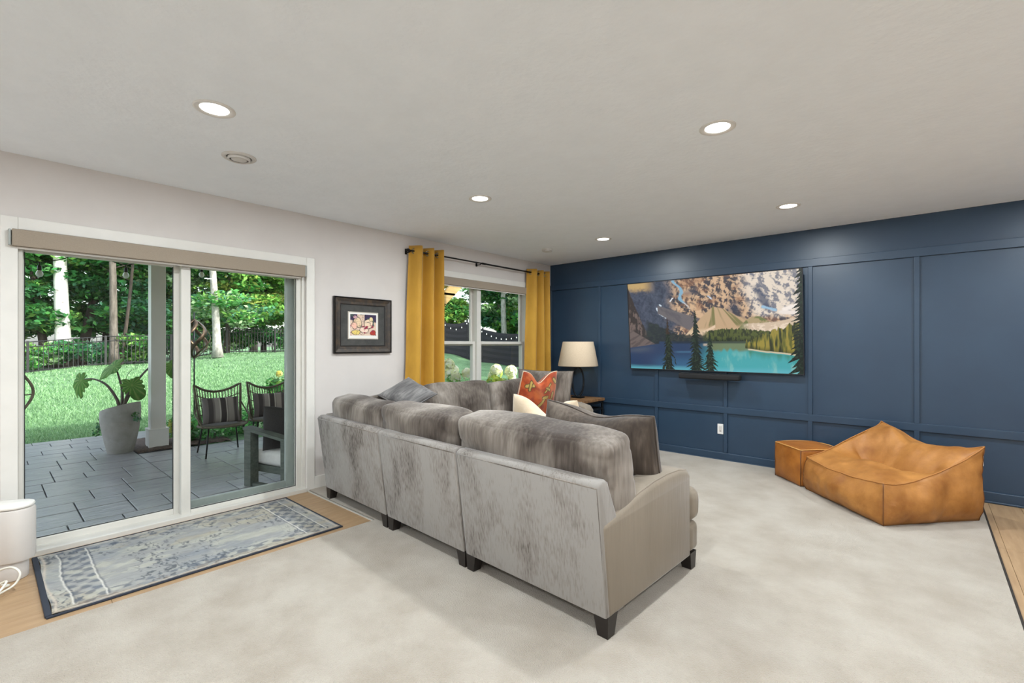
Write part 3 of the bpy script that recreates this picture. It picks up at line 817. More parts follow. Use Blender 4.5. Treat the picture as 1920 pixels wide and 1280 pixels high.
for pts in ([(-0.12, 0.02, 0.10), (-0.06, 0.07, 0.12), (-0.02, 0.10, 0.09), (-0.01, 0.08, 0.04), (0.02, 0.02, 0.02), (0.07, -0.04, 0.006)],
            [(-0.1, -0.04, 0.005), (-0.04, 0.02, 0.05), (0.0, 0.05, 0.07), (0.05, 0.02, 0.04), (0.10, -0.03, 0.008), (0.13, -0.1, 0.005)],
            [(-0.12, 0.03, 0.02), (-0.05, 0.06, 0.03), (0.02, 0.04, 0.05), (0.06, 0.0, 0.03), (0.06, -0.08, 0.005)]):
    bb = MB(); bb.tube(loop(pts), 0.0055, 8); part('cord', bb, M['cable'], t, True)
bb = MB(); bb.rbox((0.02, -0.035, 0.012), (0.05, 0.0, 0.034), 0.004); part('plug', bb, M['cable_yellow'], t, label='pale yellow plug')

# ================================================================== RUNNER RUG
t = thing('runner_rug', 'faded blue and grey patterned runner rug on the wood by the patio door', 'rug', (0.545, 0.965, 0.0), 0)
nx, ny = 260, 420
U, W = grid_uv(nx, ny)          # U across (x), W along (y)
X_ = (U - 0.5) * 0.93; Y_ = (W - 0.5) * 1.50
Ur, Wr = U, W
U = U + 0.05 * (fbm(Ur * 22, Wr * 34, 301, 4) - 0.5); W = W + 0.03 * (fbm(Ur * 24, Wr * 36, 311, 4) - 0.5)
base = fbm(U * 9, W * 7, 5); fine = fbm(U * 60, W * 26, 9, 3); streak = fbm(U * 26, W * 110, 17, 3)
C = np.ones(U.shape + (3,)) * lin((152, 154, 154))
C = over(C, lin((172, 172, 164)), smooth01(0.42, 0.62, base))
C = over(C, lin((126, 134, 144)), smooth01(0.50, 0.74, fbm(U * 7 + 3, W * 5, 25)) * 0.6)
C = over(C, lin((168, 160, 140)), smooth01(0.56, 0.72, fbm(U * 5, W * 4, 35)) * 0.55)
C = over(C, lin((92, 97, 104)), smooth01(0.53, 0.72, streak) * smooth01(0.40, 0.62, fbm(U * 6, W * 6, 45)) * 0.9)
U, W = Ur * 0.75 + U * 0.25, Wr * 0.75 + W * 0.25
ex = np.minimum(U, 1 - U) * 0.93; ey = np.minimum(W, 1 - W) * 1.50
dsid = np.minimum(ex, ey)
band = ((ey > 0.085) & (ey < 0.215)) | ((ex > 0.05) & (ex < 0.125) & (ey > 0.085))
mot = 0.5 + 0.5 * np.sin((U - 0.5) * 0.93 * 62) * np.cos((ey - 0.15) * 60) + 1.3 * (fine - 0.5)
C = over(C, lin((86, 94, 108)), band * smooth01(0.40, 0.80, mot + 0.5 * (base - 0.5)) * 0.7)
C = over(C, lin((176, 174, 168)), band * smooth01(0.75, 1.0, 1 - mot) * 0.4)
for e0 in (0.082, 0.218):
    C = over(C, lin((214, 212, 206)), np.exp(-((ey - e0) / 0.004) ** 2) * 0.8 * (ex > 0.045)); C = over(C, lin((70, 78, 92)), np.exp(-((ey - e0 - 0.009) / 0.004) ** 2) * 0.5 * (ex > 0.05))
C = over(C, lin((120, 108, 96)), smooth01(0.075, 0.03, np.where(U > 0.5, ex, 1)) * smooth01(0.4, 0.6, fine) * 0.7)
C = over(C, lin((198, 186, 172)), np.exp(-((dsid - 0.016) / 0.006) ** 2) * 0.7)
C = C * (0.86 + 0.28 * fine[..., None])
U, W = Ur, Wr
wav = 0.010 * smooth01(0.25, 0.0, W) * np.sin(U * 9.0)
Z_ = 0.009 + 0.004 * smooth01(0.06, 0.0, W) + 0.001 * (base - 0.5)
me = grid_mesh('weave', np.stack([X_, Y_ + wav, Z_], -1), C, True)
link('weave', me, M['rug'], t)
hx, hy = 0.468, 0.754
bb = MB(); bb.rbox((-hx - 0.012, -hy - 0.012, 0.0), (-hx, hy + 0.012, 0.011), 0.004); bb.rbox((hx, -hy - 0.012, 0.0), (hx + 0.014, hy + 0.012, 0.011), 0.004)
bb.rbox((-hx, hy - 0.004, 0.0), (hx, hy + 0.010, 0.011), 0.004); bb.rbox((-hx, -hy - 0.016, 0.0), (hx, -hy + 0.010, 0.015), 0.005)
part('binding', bb, M['rug_edge'], t)

# ================================================================== SECTIONAL SOFA
A0 = Vector((0.335, 1.95, 0.0)); AR = math.radians(-2.4)
def A_at(x, y, z=0.0):
    v = Matrix.Rotation(AR, 3, 'Z') @ Vector((x, y, z)); return A0 + v
BACK = [(0.0, 0.105), (-0.077, 0.695), (-0.070, 0.716), (-0.050, 0.728), (-0.012, 0.728), (0.006, 0.716), (0.014, 0.695), (0.14, 0.42), (0.14, 0.105)]
def leg(parent, x, y, sx, sy):
    """tapered block leg leaning outward to the corner sx,sy"""
    bb = MB(); a, c = 0.040, 0.026
    V_ = []
    for (h, z) in ((c, 0.0), (a, 0.112)):
        ox, oy = sx * (a - h), sy * (a - h)
        for (px, py) in ((-1, -1), (1, -1), (1, 1), (-1, 1)): V_.append((x + ox * 0.6 + px * h, y + oy * 0.6 + py * h, z))
    bb.add(V_, [(0, 3, 2, 1), (4, 5, 6, 7), (0, 1, 5, 4), (1, 2, 6, 5), (2, 3, 7, 6), (3, 0, 4, 7)])
    part('leg', bb, M['dark_wood'], parent)
def welt(parent, pts, r=0.0045, m='velvet_cush'):
    bb = MB(); bb.tube(pts, r, 6); part('welt', bb, M[m], parent, True)
def section(name, label, x0, L, depth=0.94):
    t = thing(name, label, 'sofa', A_at(x0, 0), AR, 'sections of the grey sectional sofa')
    bb = MB(); bb.prism(BACK, 0, 0.0, L, bevel=0.014); autosmooth(part('back', bb, M['velvet_back'], t), 50)
    welt(t, [(0.012, -0.0745, 0.700), (L - 0.012, -0.0745, 0.700)], 0.0035)
    welt(t, [(L - 0.010, 0.0 - 0.077 * k / 8 + 0.004, 0.115 + 0.585 * k / 8) for k in range(9)], 0.0035)
    return t
def cushion(dims, parent, loc, rot, seed):
    # box back cushion: full face, rounded top, pinched upper corners
    w, d, h = dims
    V_, F_ = softbox(w, d, h, 0.04, n=22, bulge=(0.012, 0.045, 0.012), amp=0.0)
    out = []
    for p in V_:
        u, v, z = p.x / (w / 2), p.y / (d / 2), p.z / (h / 2)
        cor = max(0, abs(u) - 0.55) / 0.45
        q = p.copy()
        q.y *= 1 - 0.15 * cor ** 2 * (0.4 + 0.6 * max(0, z))
        q.z -= 0.006 * cor ** 2 * max(0, z)
        k = Vector((q.x * 3.2 + seed * 5.3, q.y * 3, q.z * 3.2 + seed))
        q.y += 0.016 * mnoise.noise(k) + 0.007 * mnoise.noise(k * 2.7)
        q.z += 0.018 * mnoise.noise(k + Vector((7, 3, 1))) * max(0, z)
        # creases running in from the ends
        q.y -= 0.010 * v * max(0, math.sin(q.z * 42 + q.x * 9 + seed)) ** 3 * cor
        out.append(q)
    mtx = Matrix.Translation(loc) @ Euler(rot).to_matrix().to_4x4()
    b = MB(); b.add(out, F_, mtx)
    return link('back_cushion', mesh_from('back_cushion', b.V, b.F, True), M['velvet_cush'], parent)
# corner section
t = section('sofa_section', 'corner section of the grey velvet sectional, nearest the patio door', 0.0, 0.978)
SB = [(-0.005, 0.105), (-0.06, 0.695), (-0.05, 0.72), (-0.03, 0.728), (0.004, 0.728), (0.02, 0.716), (0.03, 0.695), (0.14, 0.42), (0.14, 0.105)]
bb = MB(); bb.prism(SB, 1, 0.012, 0.975, bevel=0.012); autosmooth(part('side_back', bb, M['velvet_back'], t), 50)
bb = MB(); bb.rbox((0.13, 0.12, 0.105), (0.976, 0.972, 0.29), 0.02, 3); part('base', bb, M['velvet_side'], t)
soft('seat_cushion', (0.84, 0.85, 0.19), 0.05, M['velvet_cush'], t, (0.556, 0.56, 0.38), n=12, bulge=(0.01, 0.01, 0.03), amp=0.008, seed=2)
leg(t, 0.042, 0.042, -1, -1); leg(t, 0.935, 0.042, 1, -1); leg(t, 0.05, 0.92, -1, 1); leg(t, 0.93, 0.92, 1, 1)
cushion((0.84, 0.21, 0.43), t, (0.43, 0.150, 0.665), (0.17, 0.015, -0.02), 3)
cushion((0.72, 0.21, 0.43), t, (0.20, 0.66, 0.665), (0.17, 0.0, math.radians(-90)), 4)
# middle section
t = section('sofa_section', 'middle section of the grey velvet sectional, between corner and armed section', 0.984, 0.853)
bb = MB(); bb.rbox((0.0, 0.12, 0.105), (0.853, 0.93, 0.29), 0.02, 3); part('base', bb, M['velvet_side'], t)
soft('seat_cushion', (0.85, 0.86, 0.19), 0.05, M['velvet_cush'], t, (0.426, 0.57, 0.38), n=12, bulge=(0, 0.02, 0.03), amp=0.008, seed=5)
leg(t, 0.042, 0.042, -1, -1); leg(t, 0.811, 0.042, 1, -1); leg(t, 0.05, 0.88, -1, 1); leg(t, 0.80, 0.88, 1, 1)
cushion((0.845, 0.22, 0.45), t, (0.295, 0.150, 0.670), (0.18, 0.0, 0.02), 6)
# armed section
t = section('sofa_section', 'armed end section of the grey velvet sectional, nearest the camera', 1.843, 0.967)
L3 = 0.967
ARM = [(0.004, 0.105), (-0.05, 0.52), (-0.035, 0.542), (0.05, 0.556), (0.16, 0.578), (0.30, 0.606), (0.45, 0.626), (0.60, 0.634), (0.74, 0.630), (0.83, 0.614), (0.868, 0.585), (0.872, 0.56), (0.868, 0.105)]
bb = MB(); bb.prism(ARM, 0, L3 - 0.155, L3 + 0.006, bevel=0.028); autosmooth(part('arm', bb, M['velvet_side'], t), 60)
welt(t, [(L3 - 0.012, y, z + 0.001) for (y, z) in [(-0.03, 0.535), (0.05, 0.549), (0.16, 0.571), (0.30, 0.600), (0.45, 0.620), (0.60, 0.628), (0.74, 0.624), (0.83, 0.608), (0.862, 0.58), (0.866, 0.11)]], 0.005, 'velvet_side')
bb = MB(); bb.rbox((0.0, 0.12, 0.105), (L3 - 0.15, 0.95, 0.29), 0.02, 3); bb.rbox((L3 - 0.24, 0.872, 0.115), (L3 + 0.0, 0.99, 0.285), 0.035, 4); part('base', bb, M['velvet_side'], t)
soft('seat_cushion', (0.81, 0.86, 0.19), 0.05, M['velvet_cush'], t, (0.405, 0.57, 0.385), n=12, bulge=(0, 0.02, 0.03), amp=0.008, seed=7)
soft('seat_cushion_ear', (0.24, 0.13, 0.19), 0.05, M['velvet_side'], t, (L3 - 0.115, 0.938, 0.385), n=8, bulge=(0.008, 0.012, 0.01), amp=0.004, seed=8)
leg(t, 0.042, 0.042, -1, -1); leg(t, L3 - 0.040, 0.042, 1, -1); leg(t, 0.05, 0.90, -1, 1); leg(t, L3 - 0.045, 0.925, 1, 1)
cushion((1.07, 0.24, 0.46), t, (0.42, 0.165, 0.675), (0.19, 0.014, 0.0), 9)
# row along the window
BX = 0.31
def wpt(x, y): return (x, y, 0)
BK2 = [(0.0, 0.105), (-0.06, 0.695), (-0.05, 0.72), (-0.03, 0.728), (0.004, 0.728), (0.02, 0.716), (0.03, 0.695), (0.14, 0.42), (0.14, 0.105)]
t = thing('sofa_section', 'armless section of the grey velvet sectional, under the window', 'sofa', (BX, 2.945, 0), 0, 'sections of the grey sectional sofa')
bb = MB(); bb.prism(BK2, 1, 0.0, 0.83, bevel=0.012); autosmooth(part('back', bb, M['velvet_back'], t), 50)
bb = MB(); bb.rbox((0.12, 0.0, 0.105), (0.95, 0.83, 0.29), 0.02, 3); part('base', bb, M['velvet_side'], t)
soft('seat_cushion', (0.86, 0.82, 0.19), 0.05, M['velvet_cush'], t, (0.57, 0.415, 0.38), n=12, bulge=(0.02, 0, 0.03), amp=0.008, seed=10)
for a in ((0.042, 0.05, -1, -1), (0.042, 0.78, -1, 1), (0.9, 0.05, 1, -1), (0.9, 0.78, 1, 1)): leg(t, *a)
cushion((0.80, 0.22, 0.47), t, (0.175, 0.385, 0.685), (0.18, -0.012, math.radians(-90)), 11)
t = thing('sofa_section', 'far section of the grey velvet sectional with arm and chaise, beside the lamp table', 'sofa', (BX, 3.78, 0), 0, 'sections of the grey sectional sofa')
bb = MB(); bb.prism(BK2, 1, 0.0, 1.05, bevel=0.012); autosmooth(part('back', bb, M['velvet_back'], t), 50)
bb = MB(); bb.rbox((0.12, 0.0, 0.105), (1.72, 0.90, 0.29), 0.03, 3); part('base', bb, M['velvet_side'], t)
soft('seat_cushion', (1.62, 0.88, 0.19), 0.05, M['velvet_side'], t, (0.92, 0.45, 0.38), n=14, bulge=(0.02, 0, 0.03), amp=0.008, seed=12)
ARM2 = [(0.0, 0.105), (-0.05, 0.52), (0.05, 0.55), (0.30, 0.60), (0.55, 0.632), (0.74, 0.628), (0.86, 0.60), (0.90, 0.55), (0.90, 0.105)]
bb = MB(); bb.prism([(x + 0.02, z) for x, z in ARM2], 1, 0.905, 1.05, bevel=0.028); autosmooth(part('arm', bb, M['velvet_side'], t), 60)
for a in ((0.042, 0.05, -1, -1), (0.042, 1.0, -1, 1), (1.66, 0.06, 1, -1), (1.66, 0.84, 1, 1)): leg(t, *a)
cushion((0.84, 0.22, 0.45), t, (0.175, 0.42, 0.67), (0.18, 0.0, math.radians(-90)), 13)

# ------------------------------------------------------------------ throw pillows
def throw_pillow(label, w, h, th, loc, rot, m, piping=None, chop=0.0, amp=0.012, seed=0, pinch=0.07, nu=40, colour=None, sq=0.42):
    t = thing('throw_pillow', label, 'pillow', loc, 0, None, rot)
    V_, F_, UV = pillow_shape(w, h, th, nu, nu, pinch, chop, amp, seed, sq)
    me = mesh_from('cover', V_, F_, True)
    if colour is not None: tone_points(me, colour(np.array(UV)))
    link('cover', me, m, t)
    if piping is not None:
        bb = MB(); bb.tube(rim_points(w, h, pinch, chop), 0.006, 6, close=True); part('piping', bb, piping, t, True)
    return t
throw_pillow('large dark grey velvet lumbar pillow leaning on the near sofa back cushion', 0.82, 0.49, 0.27, (2.735, 2.46, 0.475), (math.radians(10), math.radians(2.5), math.radians(-2)), M['velvet_dark'], M['velvet_dark'], 0.04, 0.022, 3, 0.075, sq=0.34)
throw_pillow('cream velvet pillow with a dented top behind the large dark pillow', 0.66, 0.49, 0.18, (2.20, 2.66, 0.475), (math.radians(8), 0, math.radians(-3)), M['cream_velvet'], None, 0.13, 0.008, 5, 0.05)
def orange_tone(uv):
    u, v = uv[:, 0] * 0.5 + 0.5, uv[:, 1] * 0.5 + 0.5
    C = np.ones((len(u), 3)) * lin((184, 84, 36))
    n = fbm(u * 7, v * 7, 51)
    C = over(C, lin((150, 58, 24)), smooth01(0.45, 0.65, n))
    C = over(C, lin((196, 108, 56)), smooth01(0.5, 0.7, fbm(u * 5, v * 5, 57)) * 0.6)
    def stroke(x0, y0, x1, y1, r):
        dx, dy = x1 - x0, y1 - y0; s_ = np.clip(((u - x0) * dx + (v - y0) * dy) / (dx * dx + dy * dy), 0, 1)
        return np.sqrt((u - x0 - s_ * dx) ** 2 + (v - y0 - s_ * dy) ** 2) + 0.03 * (fbm(u * 16, v * 16, 61) - 0.5) - r
    for (x0, y0, x1, y1, r) in ((0.38, 0.20, 0.60, 0.52, 0.035), (0.34, 0.16, 0.44, 0.14, 0.05), (0.56, 0.55, 0.66, 0.52, 0.035), (0.78, 0.30, 0.84, 0.58, 0.022), (0.72, 0.42, 0.90, 0.34, 0.02), (0.10, 0.72, 0.26, 0.78, 0.03), (0.17, 0.66, 0.20, 0.84, 0.022), (0.60, 0.70, 0.74, 0.80, 0.02), (0.62, 0.80, 0.72, 0.68, 0.016), (0.84, 0.88, 0.92, 0.80, 0.03), (0.12, 0.3, 0.16, 0.36, 0.02)):
        d = stroke(x0, y0, x1, y1, r)
        C = over(C, lin((60, 48, 36)), smooth01(0.022, 0.012, d)); C = over(C, lin((186, 158, 82)), smooth01(0.006, -0.004, d))
    return C
throw_pillow('orange patterned pillow with a dented top on the window side of the sofa', 0.60, 0.56, 0.17, (0.80, 4.19, 0.475), (math.radians(12), math.radians(2), math.radians(82)), M['orange'], M['cream_velvet'], 0.13, 0.010, 7, 0.05, 90, orange_tone)
throw_pillow('grey velvet pillow against the far sofa arm, beside the lamp', 0.80, 0.54, 0.18, (0.69, 4.50, 0.475), (math.radians(-8), 0, math.radians(4)), M['velvet_cush'], M['velvet_dark'], 0.0, 0.014, 9, 0.05)
pw = throw_pillow('bluish grey velvet pillow lying tilted in the sofa corner by the left curtain', 0.36, 0.36, 0.15, (0.77, 2.32, 0.815), (math.radians(-58), math.radians(45), math.radians(52)), M['velvet_grey'], M['velvet_grey'], 0.0, 0.016, 12, 0.09)
pw.rotation_mode = 'YXZ'

# ------------------------------------------------------------------ side table and lamp
t = thing('side_table', 'rustic wood topped metal side table between sofa arm and blue wall', 'table', (0.66, 5.235, 0))
for k in range(4):
    bb = MB(); bb.rbox((-0.31, -0.285 + k * 0.1435, 0.578), (0.31, -0.285 + (k + 1) * 0.1435 - 0.002, 0.612), 0.004, 2); part('plank', bb, M['rustic'], t)
for sx in (-1, 1):
    for sy in (-1, 1):
        bb = MB(); bb.rbox((sx * 0.285 - 0.013, sy * 0.26 - 0.013, 0.012), (sx * 0.285 + 0.013, sy * 0.26 + 0.013, 0.578), 0.003); part('leg', bb, M['iron'], t)
for z in (0.545, 0.46, 0.12):
    bb = MB()
    for sy in (-1, 1): bb.rbox((-0.285, sy * 0.26 - 0.011, z), (0.285, sy * 0.26 + 0.011, z + 0.024), 0.002)
    for sx in (-1, 1): bb.rbox((sx * 0.285 - 0.011, -0.26, z), (sx * 0.285 + 0.011, 0.26, z + 0.024), 0.002)
    part('rail', bb, M['iron'], t)
t = thing('table_lamp', 'table lamp with cream drum shade and dark oval ring base on the side table', 'lamp', (0.70, 5.285, 0.612))
bb = MB(); bb.rbox((-0.075, -0.05, 0.0), (0.075, 0.05, 0.022), 0.004); part('base', bb, M['iron'], t)
bb = MB(); Rm = Matrix.Rotation(math.radians(40), 4, 'Z')
bb.tube([Rm @ Vector((0.075 * math.sin(a), 0, 0.215 + 0.195 * math.cos(a))) for a in np.linspace(0, 2 * math.pi, 40, endpoint=False)], 0.0125, 10, close=True)
part('ring_stem', bb, M['iron'], t, True)
bb = MB(); bb.tube([(0, 0, 0.41), (0, 0, 0.66)], 0.008, 10); bb.tube([(0, 0, 0.47), (0, 0, 0.53)], 0.018, 12); part('socket', bb, M['iron'], t, True)
bb = MB(); bb.lathe([(0.262, 0.425), (0.266, 0.425), (0.268, 0.432), (0.206, 0.746), (0.203, 0.75), (0.199, 0.746), (0.261, 0.432), (0.262, 0.425)], 56, cap=False)
for k in range(3): bb.tube([(0, 0, 0.655), (0.2 * math.cos(2.09 * k), 0.2 * math.sin(2.09 * k), 0.735)], 0.0025, 5)
part('lamp_shade', bb, M['shade'], t, True)
bb = MB(); bb.lathe([(0.0, 0.53), (0.018, 0.535), (0.03, 0.575), (0.022, 0.61), (0.0, 0.62)], 18); part('bulb', bb, M['bulb'], t, True)

# ------------------------------------------------------------------ television and soundbar
TVW, TVH = 1.935, 1.09
t = thing('television', 'large wall-mounted television showing a mountain lake, on the blue wall', 'television', (2.30, 5.553, 1.012), 0, None, (math.radians(5.0), 0, 0))
bb = MB(); bb.rbox((-TVW / 2 + 0.02, 0.0, 0.02), (TVW / 2 - 0.02, 0.012, TVH - 0.02), 0.003); part('panel', bb, M['tv_black'], t)
bb = MB()
for (a, c) in (((-TVW / 2, -0.012, 0.0), (TVW / 2, 0.014, 0.010)), ((-TVW / 2, -0.012, TVH - 0.007), (TVW / 2, 0.014, TVH)), ((-TVW / 2, -0.012, 0.010), (-TVW / 2 + 0.007, 0.014, TVH - 0.007)), ((TVW / 2 - 0.007, -0.012, 0.010), (TVW / 2, 0.014, TVH - 0.007))): bb.rbox(a, c, 0.002)
part('bezel', bb, M['tv_bezel'], t)
bb = MB(); bb.prism([(0.012, 0.03), (0.022, 0.03), (0.082, 0.90), (0.012, 0.90)], 0, -TVW / 2 + 0.03, TVW / 2 - 0.012); part('rear_housing', bb, M['tv_black'], t)
def lake_picture(nx=560, ny=316):
    U, W = grid_uv(nx, ny)
    # rock relief lit from the right: slopes of a stretched, ridged height field
    def hgt(u, w): return 1 - np.abs(2 * fbm(u * 7 + 0.8 * w, w * 4.2, 101, 4) - 1) + 0.35 * fbm(u * 18 - 4 * w, w * 10, 131, 3)
    e = 0.010
    sl = (hgt(U + e, W + 0.6 * e) - hgt(U - e, W - 0.6 * e)) / (2 * e)
    lit = np.clip(0.5 - sl * 0.055, 0, 1)
    def hf(u, w): return fbm(u * 30 - 5 * w, w * 20, 137, 4) + 0.5 * (1 - np.abs(2 * fbm(u * 14, w * 9 + u * 4, 139, 4) - 1))
    lit = np.clip(0.55 * lit + 0.45 * np.clip(0.5 - (hf(U + 0.004, W + 0.003) - hf(U - 0.004, W - 0.003)) / 0.008 * 0.05, 0, 1), 0, 1)
    big = fbm(U * 4.5 + 2, W * 3.5, 151, 3)
    sunny = smooth01(0.44, 0.62, big + 0.40 * (U - 0.45)) * smooth01(0.22, 0.36, U)
    grain = fbm(U * 70, W * 55, 121, 3)
    C = np.ones(U.shape + (3,)) * lin((44, 52, 72)); C = over(C, lin((84, 92, 112)), lit * 0.75)
    Rk = np.ones(U.shape + (3,)) * lin((62, 58, 66)); Rk = over(Rk, lin((206, 172, 138)), smooth01(0.25, 0.75, lit)); Rk = over(Rk, lin((150, 104, 74)), smooth01(0.5, 0.7, fbm(U * 13, W * 16, 141)) * 0.5)
    C = C * (1 - sunny[..., None]) + Rk * sunny[..., None]
    pale = smooth01(0.70, 0.80, U + 0.14 * (W - 0.75) + 0.10 * (big - 0.5)) * smooth01(0.52, 0.60, W + 0.05 * (grain - .5))
    Pl = np.ones(U.shape + (3,)) * lin((122, 122, 132)); Pl = over(Pl, lin((226, 212, 196)), smooth01(0.2, 0.62, lit)); C = C * (1 - pale[..., None]) + Pl * pale[..., None]
    m = smooth01(0.05, 0.02, np.abs(U - 0.80 - 0.25 * (0.78 - W)) + 0.05 * (big - 0.5)) * smooth01(0.60, 0.66, W) * smooth01(0.90, 0.82, W); C = over(C, lin((62, 74, 100)), m * 0.85)
    C = over(C, lin((196, 164, 108)), smooth01(0.86, 0.95, W + 0.10 * (big - 0.5) + 0.06 * (grain - 0.5)) * smooth01(0.20, 0.10, U) * 0.9)
    # snow gully and patches
    gx = 0.325 + (0.97 - W) * 0.22 + 0.015 * np.sin(W * 30); g = np.abs(U - gx) + 0.012 * (grain - 0.5)
    C = over(C, lin((128, 170, 196)), smooth01(0.014, 0.006, g) * smooth01(0.72, 0.76, W)); C = over(C, lin((232, 228, 226)), smooth01(0.016, 0.006, g + 0.006) * smooth01(0.76, 0.73, W) * smooth01(0.66, 0.71, W))
    for (x0, y0, x1, y1, r, c) in ((0.195, 0.70, 0.215, 0.63, 0.007, (206, 218, 230)), (0.215, 0.63, 0.255, 0.585, 0.005, (206, 218, 230)), (0.215, 0.74, 0.225, 0.72, 0.006, (206, 218, 230)), (0.285, 0.77, 0.30, 0.80, 0.005, (220, 222, 226)), (0.52, 0.80, 0.54, 0.765, 0.004, (190, 205, 224)), (0.81, 0.66, 0.87, 0.625, 0.012, (150, 186, 212)), (0.915, 0.62, 0.965, 0.655, 0.018, (240, 230, 222)), (0.90, 0.60, 0.98, 0.585, 0.014, (232, 222, 214))):
        dx, dy = x1 - x0, y1 - y0; q = np.clip(((U - x0) * dx + (W - y0) * dy) / (dx * dx + dy * dy), 0, 1)
        d = np.hypot(U - x0 - q * dx, (W - y0 - q * dy) * 0.6) + 0.012 * (grain - 0.5); C = over(C, lin(c), smooth01(r, r * 0.4, d))
    # shaded scree fan, lit bottom tongue
    m = smooth01(0.0, 0.02, (0.73 - (U - 0.21) * 0.62) - W + 0.03 * (big - .5)) * smooth01(0.0, 0.02, W - (0.62 - (U - 0.21) * 1.0)) * (U > 0.20) * smooth01(0.60, 0.54, U)
    C = over(C, lin((104, 98, 102)) , m); C = over(C, lin((76, 74, 84)), m * smooth01(0.45, 0.65, fbm((U + W * 0.5) * 18, (W - U * 0.6) * 5, 161)) * 0.6)
    ax = 0.545; ap = 0.71 - np.where(U < ax, (ax - U) * 1.9, (U - ax) * 0.98) + 0.012 * (grain - 0.5) - 0.02 * np.exp(-((U - ax) / 0.03) ** 2)
    m = smooth01(-0.006, 0.008, ap - W) * (W > 0.36)
    C = over(C, lin((190, 160, 126)), m); C = over(C, lin((214, 188, 156)), m * smooth01(0.47, 0.42, W + 0.05 * (big - .5)))
    ray = fbm((U - ax) / (0.78 - W) * 9, W * 1.5, 171, 4); C = over(C, lin((112, 112, 66)), m * smooth01(0.48, 0.60, ray) * smooth01(0.45, 0.50, W) * 0.9)
    m = smooth01(0.0, 0.015, 0.575 - (U - 0.775) ** 2 * 14 - W + 0.01 * (grain - .5)) * (W > 0.40) * (np.abs(U - 0.775) < 0.11); C = over(C, lin((170, 150, 112)), m); C = over(C, lin((110, 116, 70)), m * smooth01(0.45, 0.55, fbm(U * 16, W * 12, 181)))
    m = smooth01(0.0, 0.012, 0.505 + 0.03 * (fbm(U * 9, W * 3, 191) - 0.5) + 0.05 * smooth01(0.85, 1.0, U) - W) * (W > 0.36) * smooth01(0.68, 0.76, U); C = over(C, lin((206, 184, 160)), m); C = over(C, lin((236, 218, 198)), m * smooth01(0.55, 0.62, grain) * 0.7)
    C = over(C, lin((222, 194, 166)), smooth01(0.022, 0.010, np.abs(W - (0.395 + (U - 0.46) * 0.62 + (U - 0.46) ** 2 * 3)) + 0.008 * (grain - .5)) * (U > 0.45) * (U < 0.555))
    # left cliff, dark slope forest and near scree
    edge = 0.98 - U * 4.6
    m = smooth01(-0.01, 0.02, edge - W + 0.10 * (big - 0.5) + 0.04 * (grain - 0.5)); C = over(C, lin((50, 44, 46)), m); C = over(C, lin((116, 100, 96)), m * smooth01(0.52, 0.68, fbm(U * 60, W * 16, 201)) * smooth01(0.80, 0.66, W) * 0.8)
    m = smooth01(0.0, 0.02, 0.60 - (U - 0.10) * 0.86 - W + 0.06 * (grain - 0.5)) * smooth01(0.10, 0.15, U + 0.1 * (0.5 - W)) * smooth01(0.44, 0.38, U) * (W > 0.29)
    m = np.maximum(m, smooth01(0.0, 0.02, 0.40 + 0.02 * (vnoise(U * 90, W * 0, 3) - .5) - W) * (U > 0.28) * (U < 0.50) * (W > 0.30))
    C = over(C, lin((26, 36, 42)), m * 0.92); C = over(C, lin((44, 56, 54)), m * smooth01(0.5, 0.65, grain) * 0.6)
    m = smooth01(0.0, 0.012, 0.475 - U * 1.05 + 0.02 * (big - .5) - W); C = over(C, lin((104, 92, 90)), m); C = over(C, lin((74, 66, 68)), m * smooth01(0.45, 0.62, fbm((U + W) * 9, (W - U) * 40, 211)) * 0.7)
    # far forest
    top = 0.455 - np.abs(U - 0.64) * 0.16 + 0.05 * (U > 0.80) * (U - 0.80) + 0.022 * (vnoise(U * 170, W * 0, 221) - 0.5) + 0.02 * (fbm(U * 12, W * 0, 5) - .5)
    m = smooth01(0.0, 0.010, top - W) * (W > 0.29) * smooth01(0.465, 0.52, U)
    C = over(C, lin((78, 88, 42)), m); C = over(C, lin((26, 38, 26)), m * np.clip(smooth01(0.45, 0.6, fbm(U * 120, W * 26, 231, 3)) * 0.8 + smooth01(0.36, 0.31, W) * 0.8, 0, 1))
    # lake
    near = 0.275 - 0.0 * U
    shoreL = np.where(U < 0.205, 0.245 + U * 0.24, 0.318)
    m = smooth01(0.004, -0.004, W - shoreL)
    L_ = np.ones(U.shape + (3,)) * lin((36, 58, 92)); L_ = over(L_, lin((48, 92, 128)), smooth01(0.22, 0.05, W) * smooth01(0.10, 0.3, U))
    L_ = over(L_, lin((84, 92, 104)), smooth01(0.0, 0.05, (0.25 + U * 0.25) - W) * smooth01(0.20, 0.05, U) * smooth01(0.16, 0.24, W) * 0.7)
    L_ = over(L_, lin((72, 168, 172)), np.clip(smooth01(0.40, 0.60, U + 0.25 * (0.16 - W)) * 0.9, 0, 1)); L_ = over(L_, lin((96, 176, 190)), smooth01(0.06, 0.0, W + 0.02 * (fbm(U * 9, W * 30, 241) - .5)) * 0.8)
    L_ = over(L_, lin((150, 198, 186)), smooth01(0.50, 0.66, fbm(U * 22, W * 4, 251)) * smooth01(0.50, 0.56, U) * smooth01(0.24, 0.15, W) * 0.45)
    L_ = over(L_, lin((112, 116, 70)), smooth01(0.205, 0.245, W + 0.03 * (vnoise(U * 60, W * 0, 7) - .5)) * smooth01(0.49, 0.54, U) * smooth01(0.78, 0.74, U) * 0.85)
    L_ = over(L_, lin((24, 34, 44)), smooth01(0.285, 0.305, W) * 0.75 * smooth01(0.2, 0.34, U)); L_ = over(L_, lin((196, 176, 156)), smooth01(0.02, 0.008, np.abs(U - 0.495)) * smooth01(0.26, 0.28, W) * smooth01(0.30, 0.285, W) * 0.8)
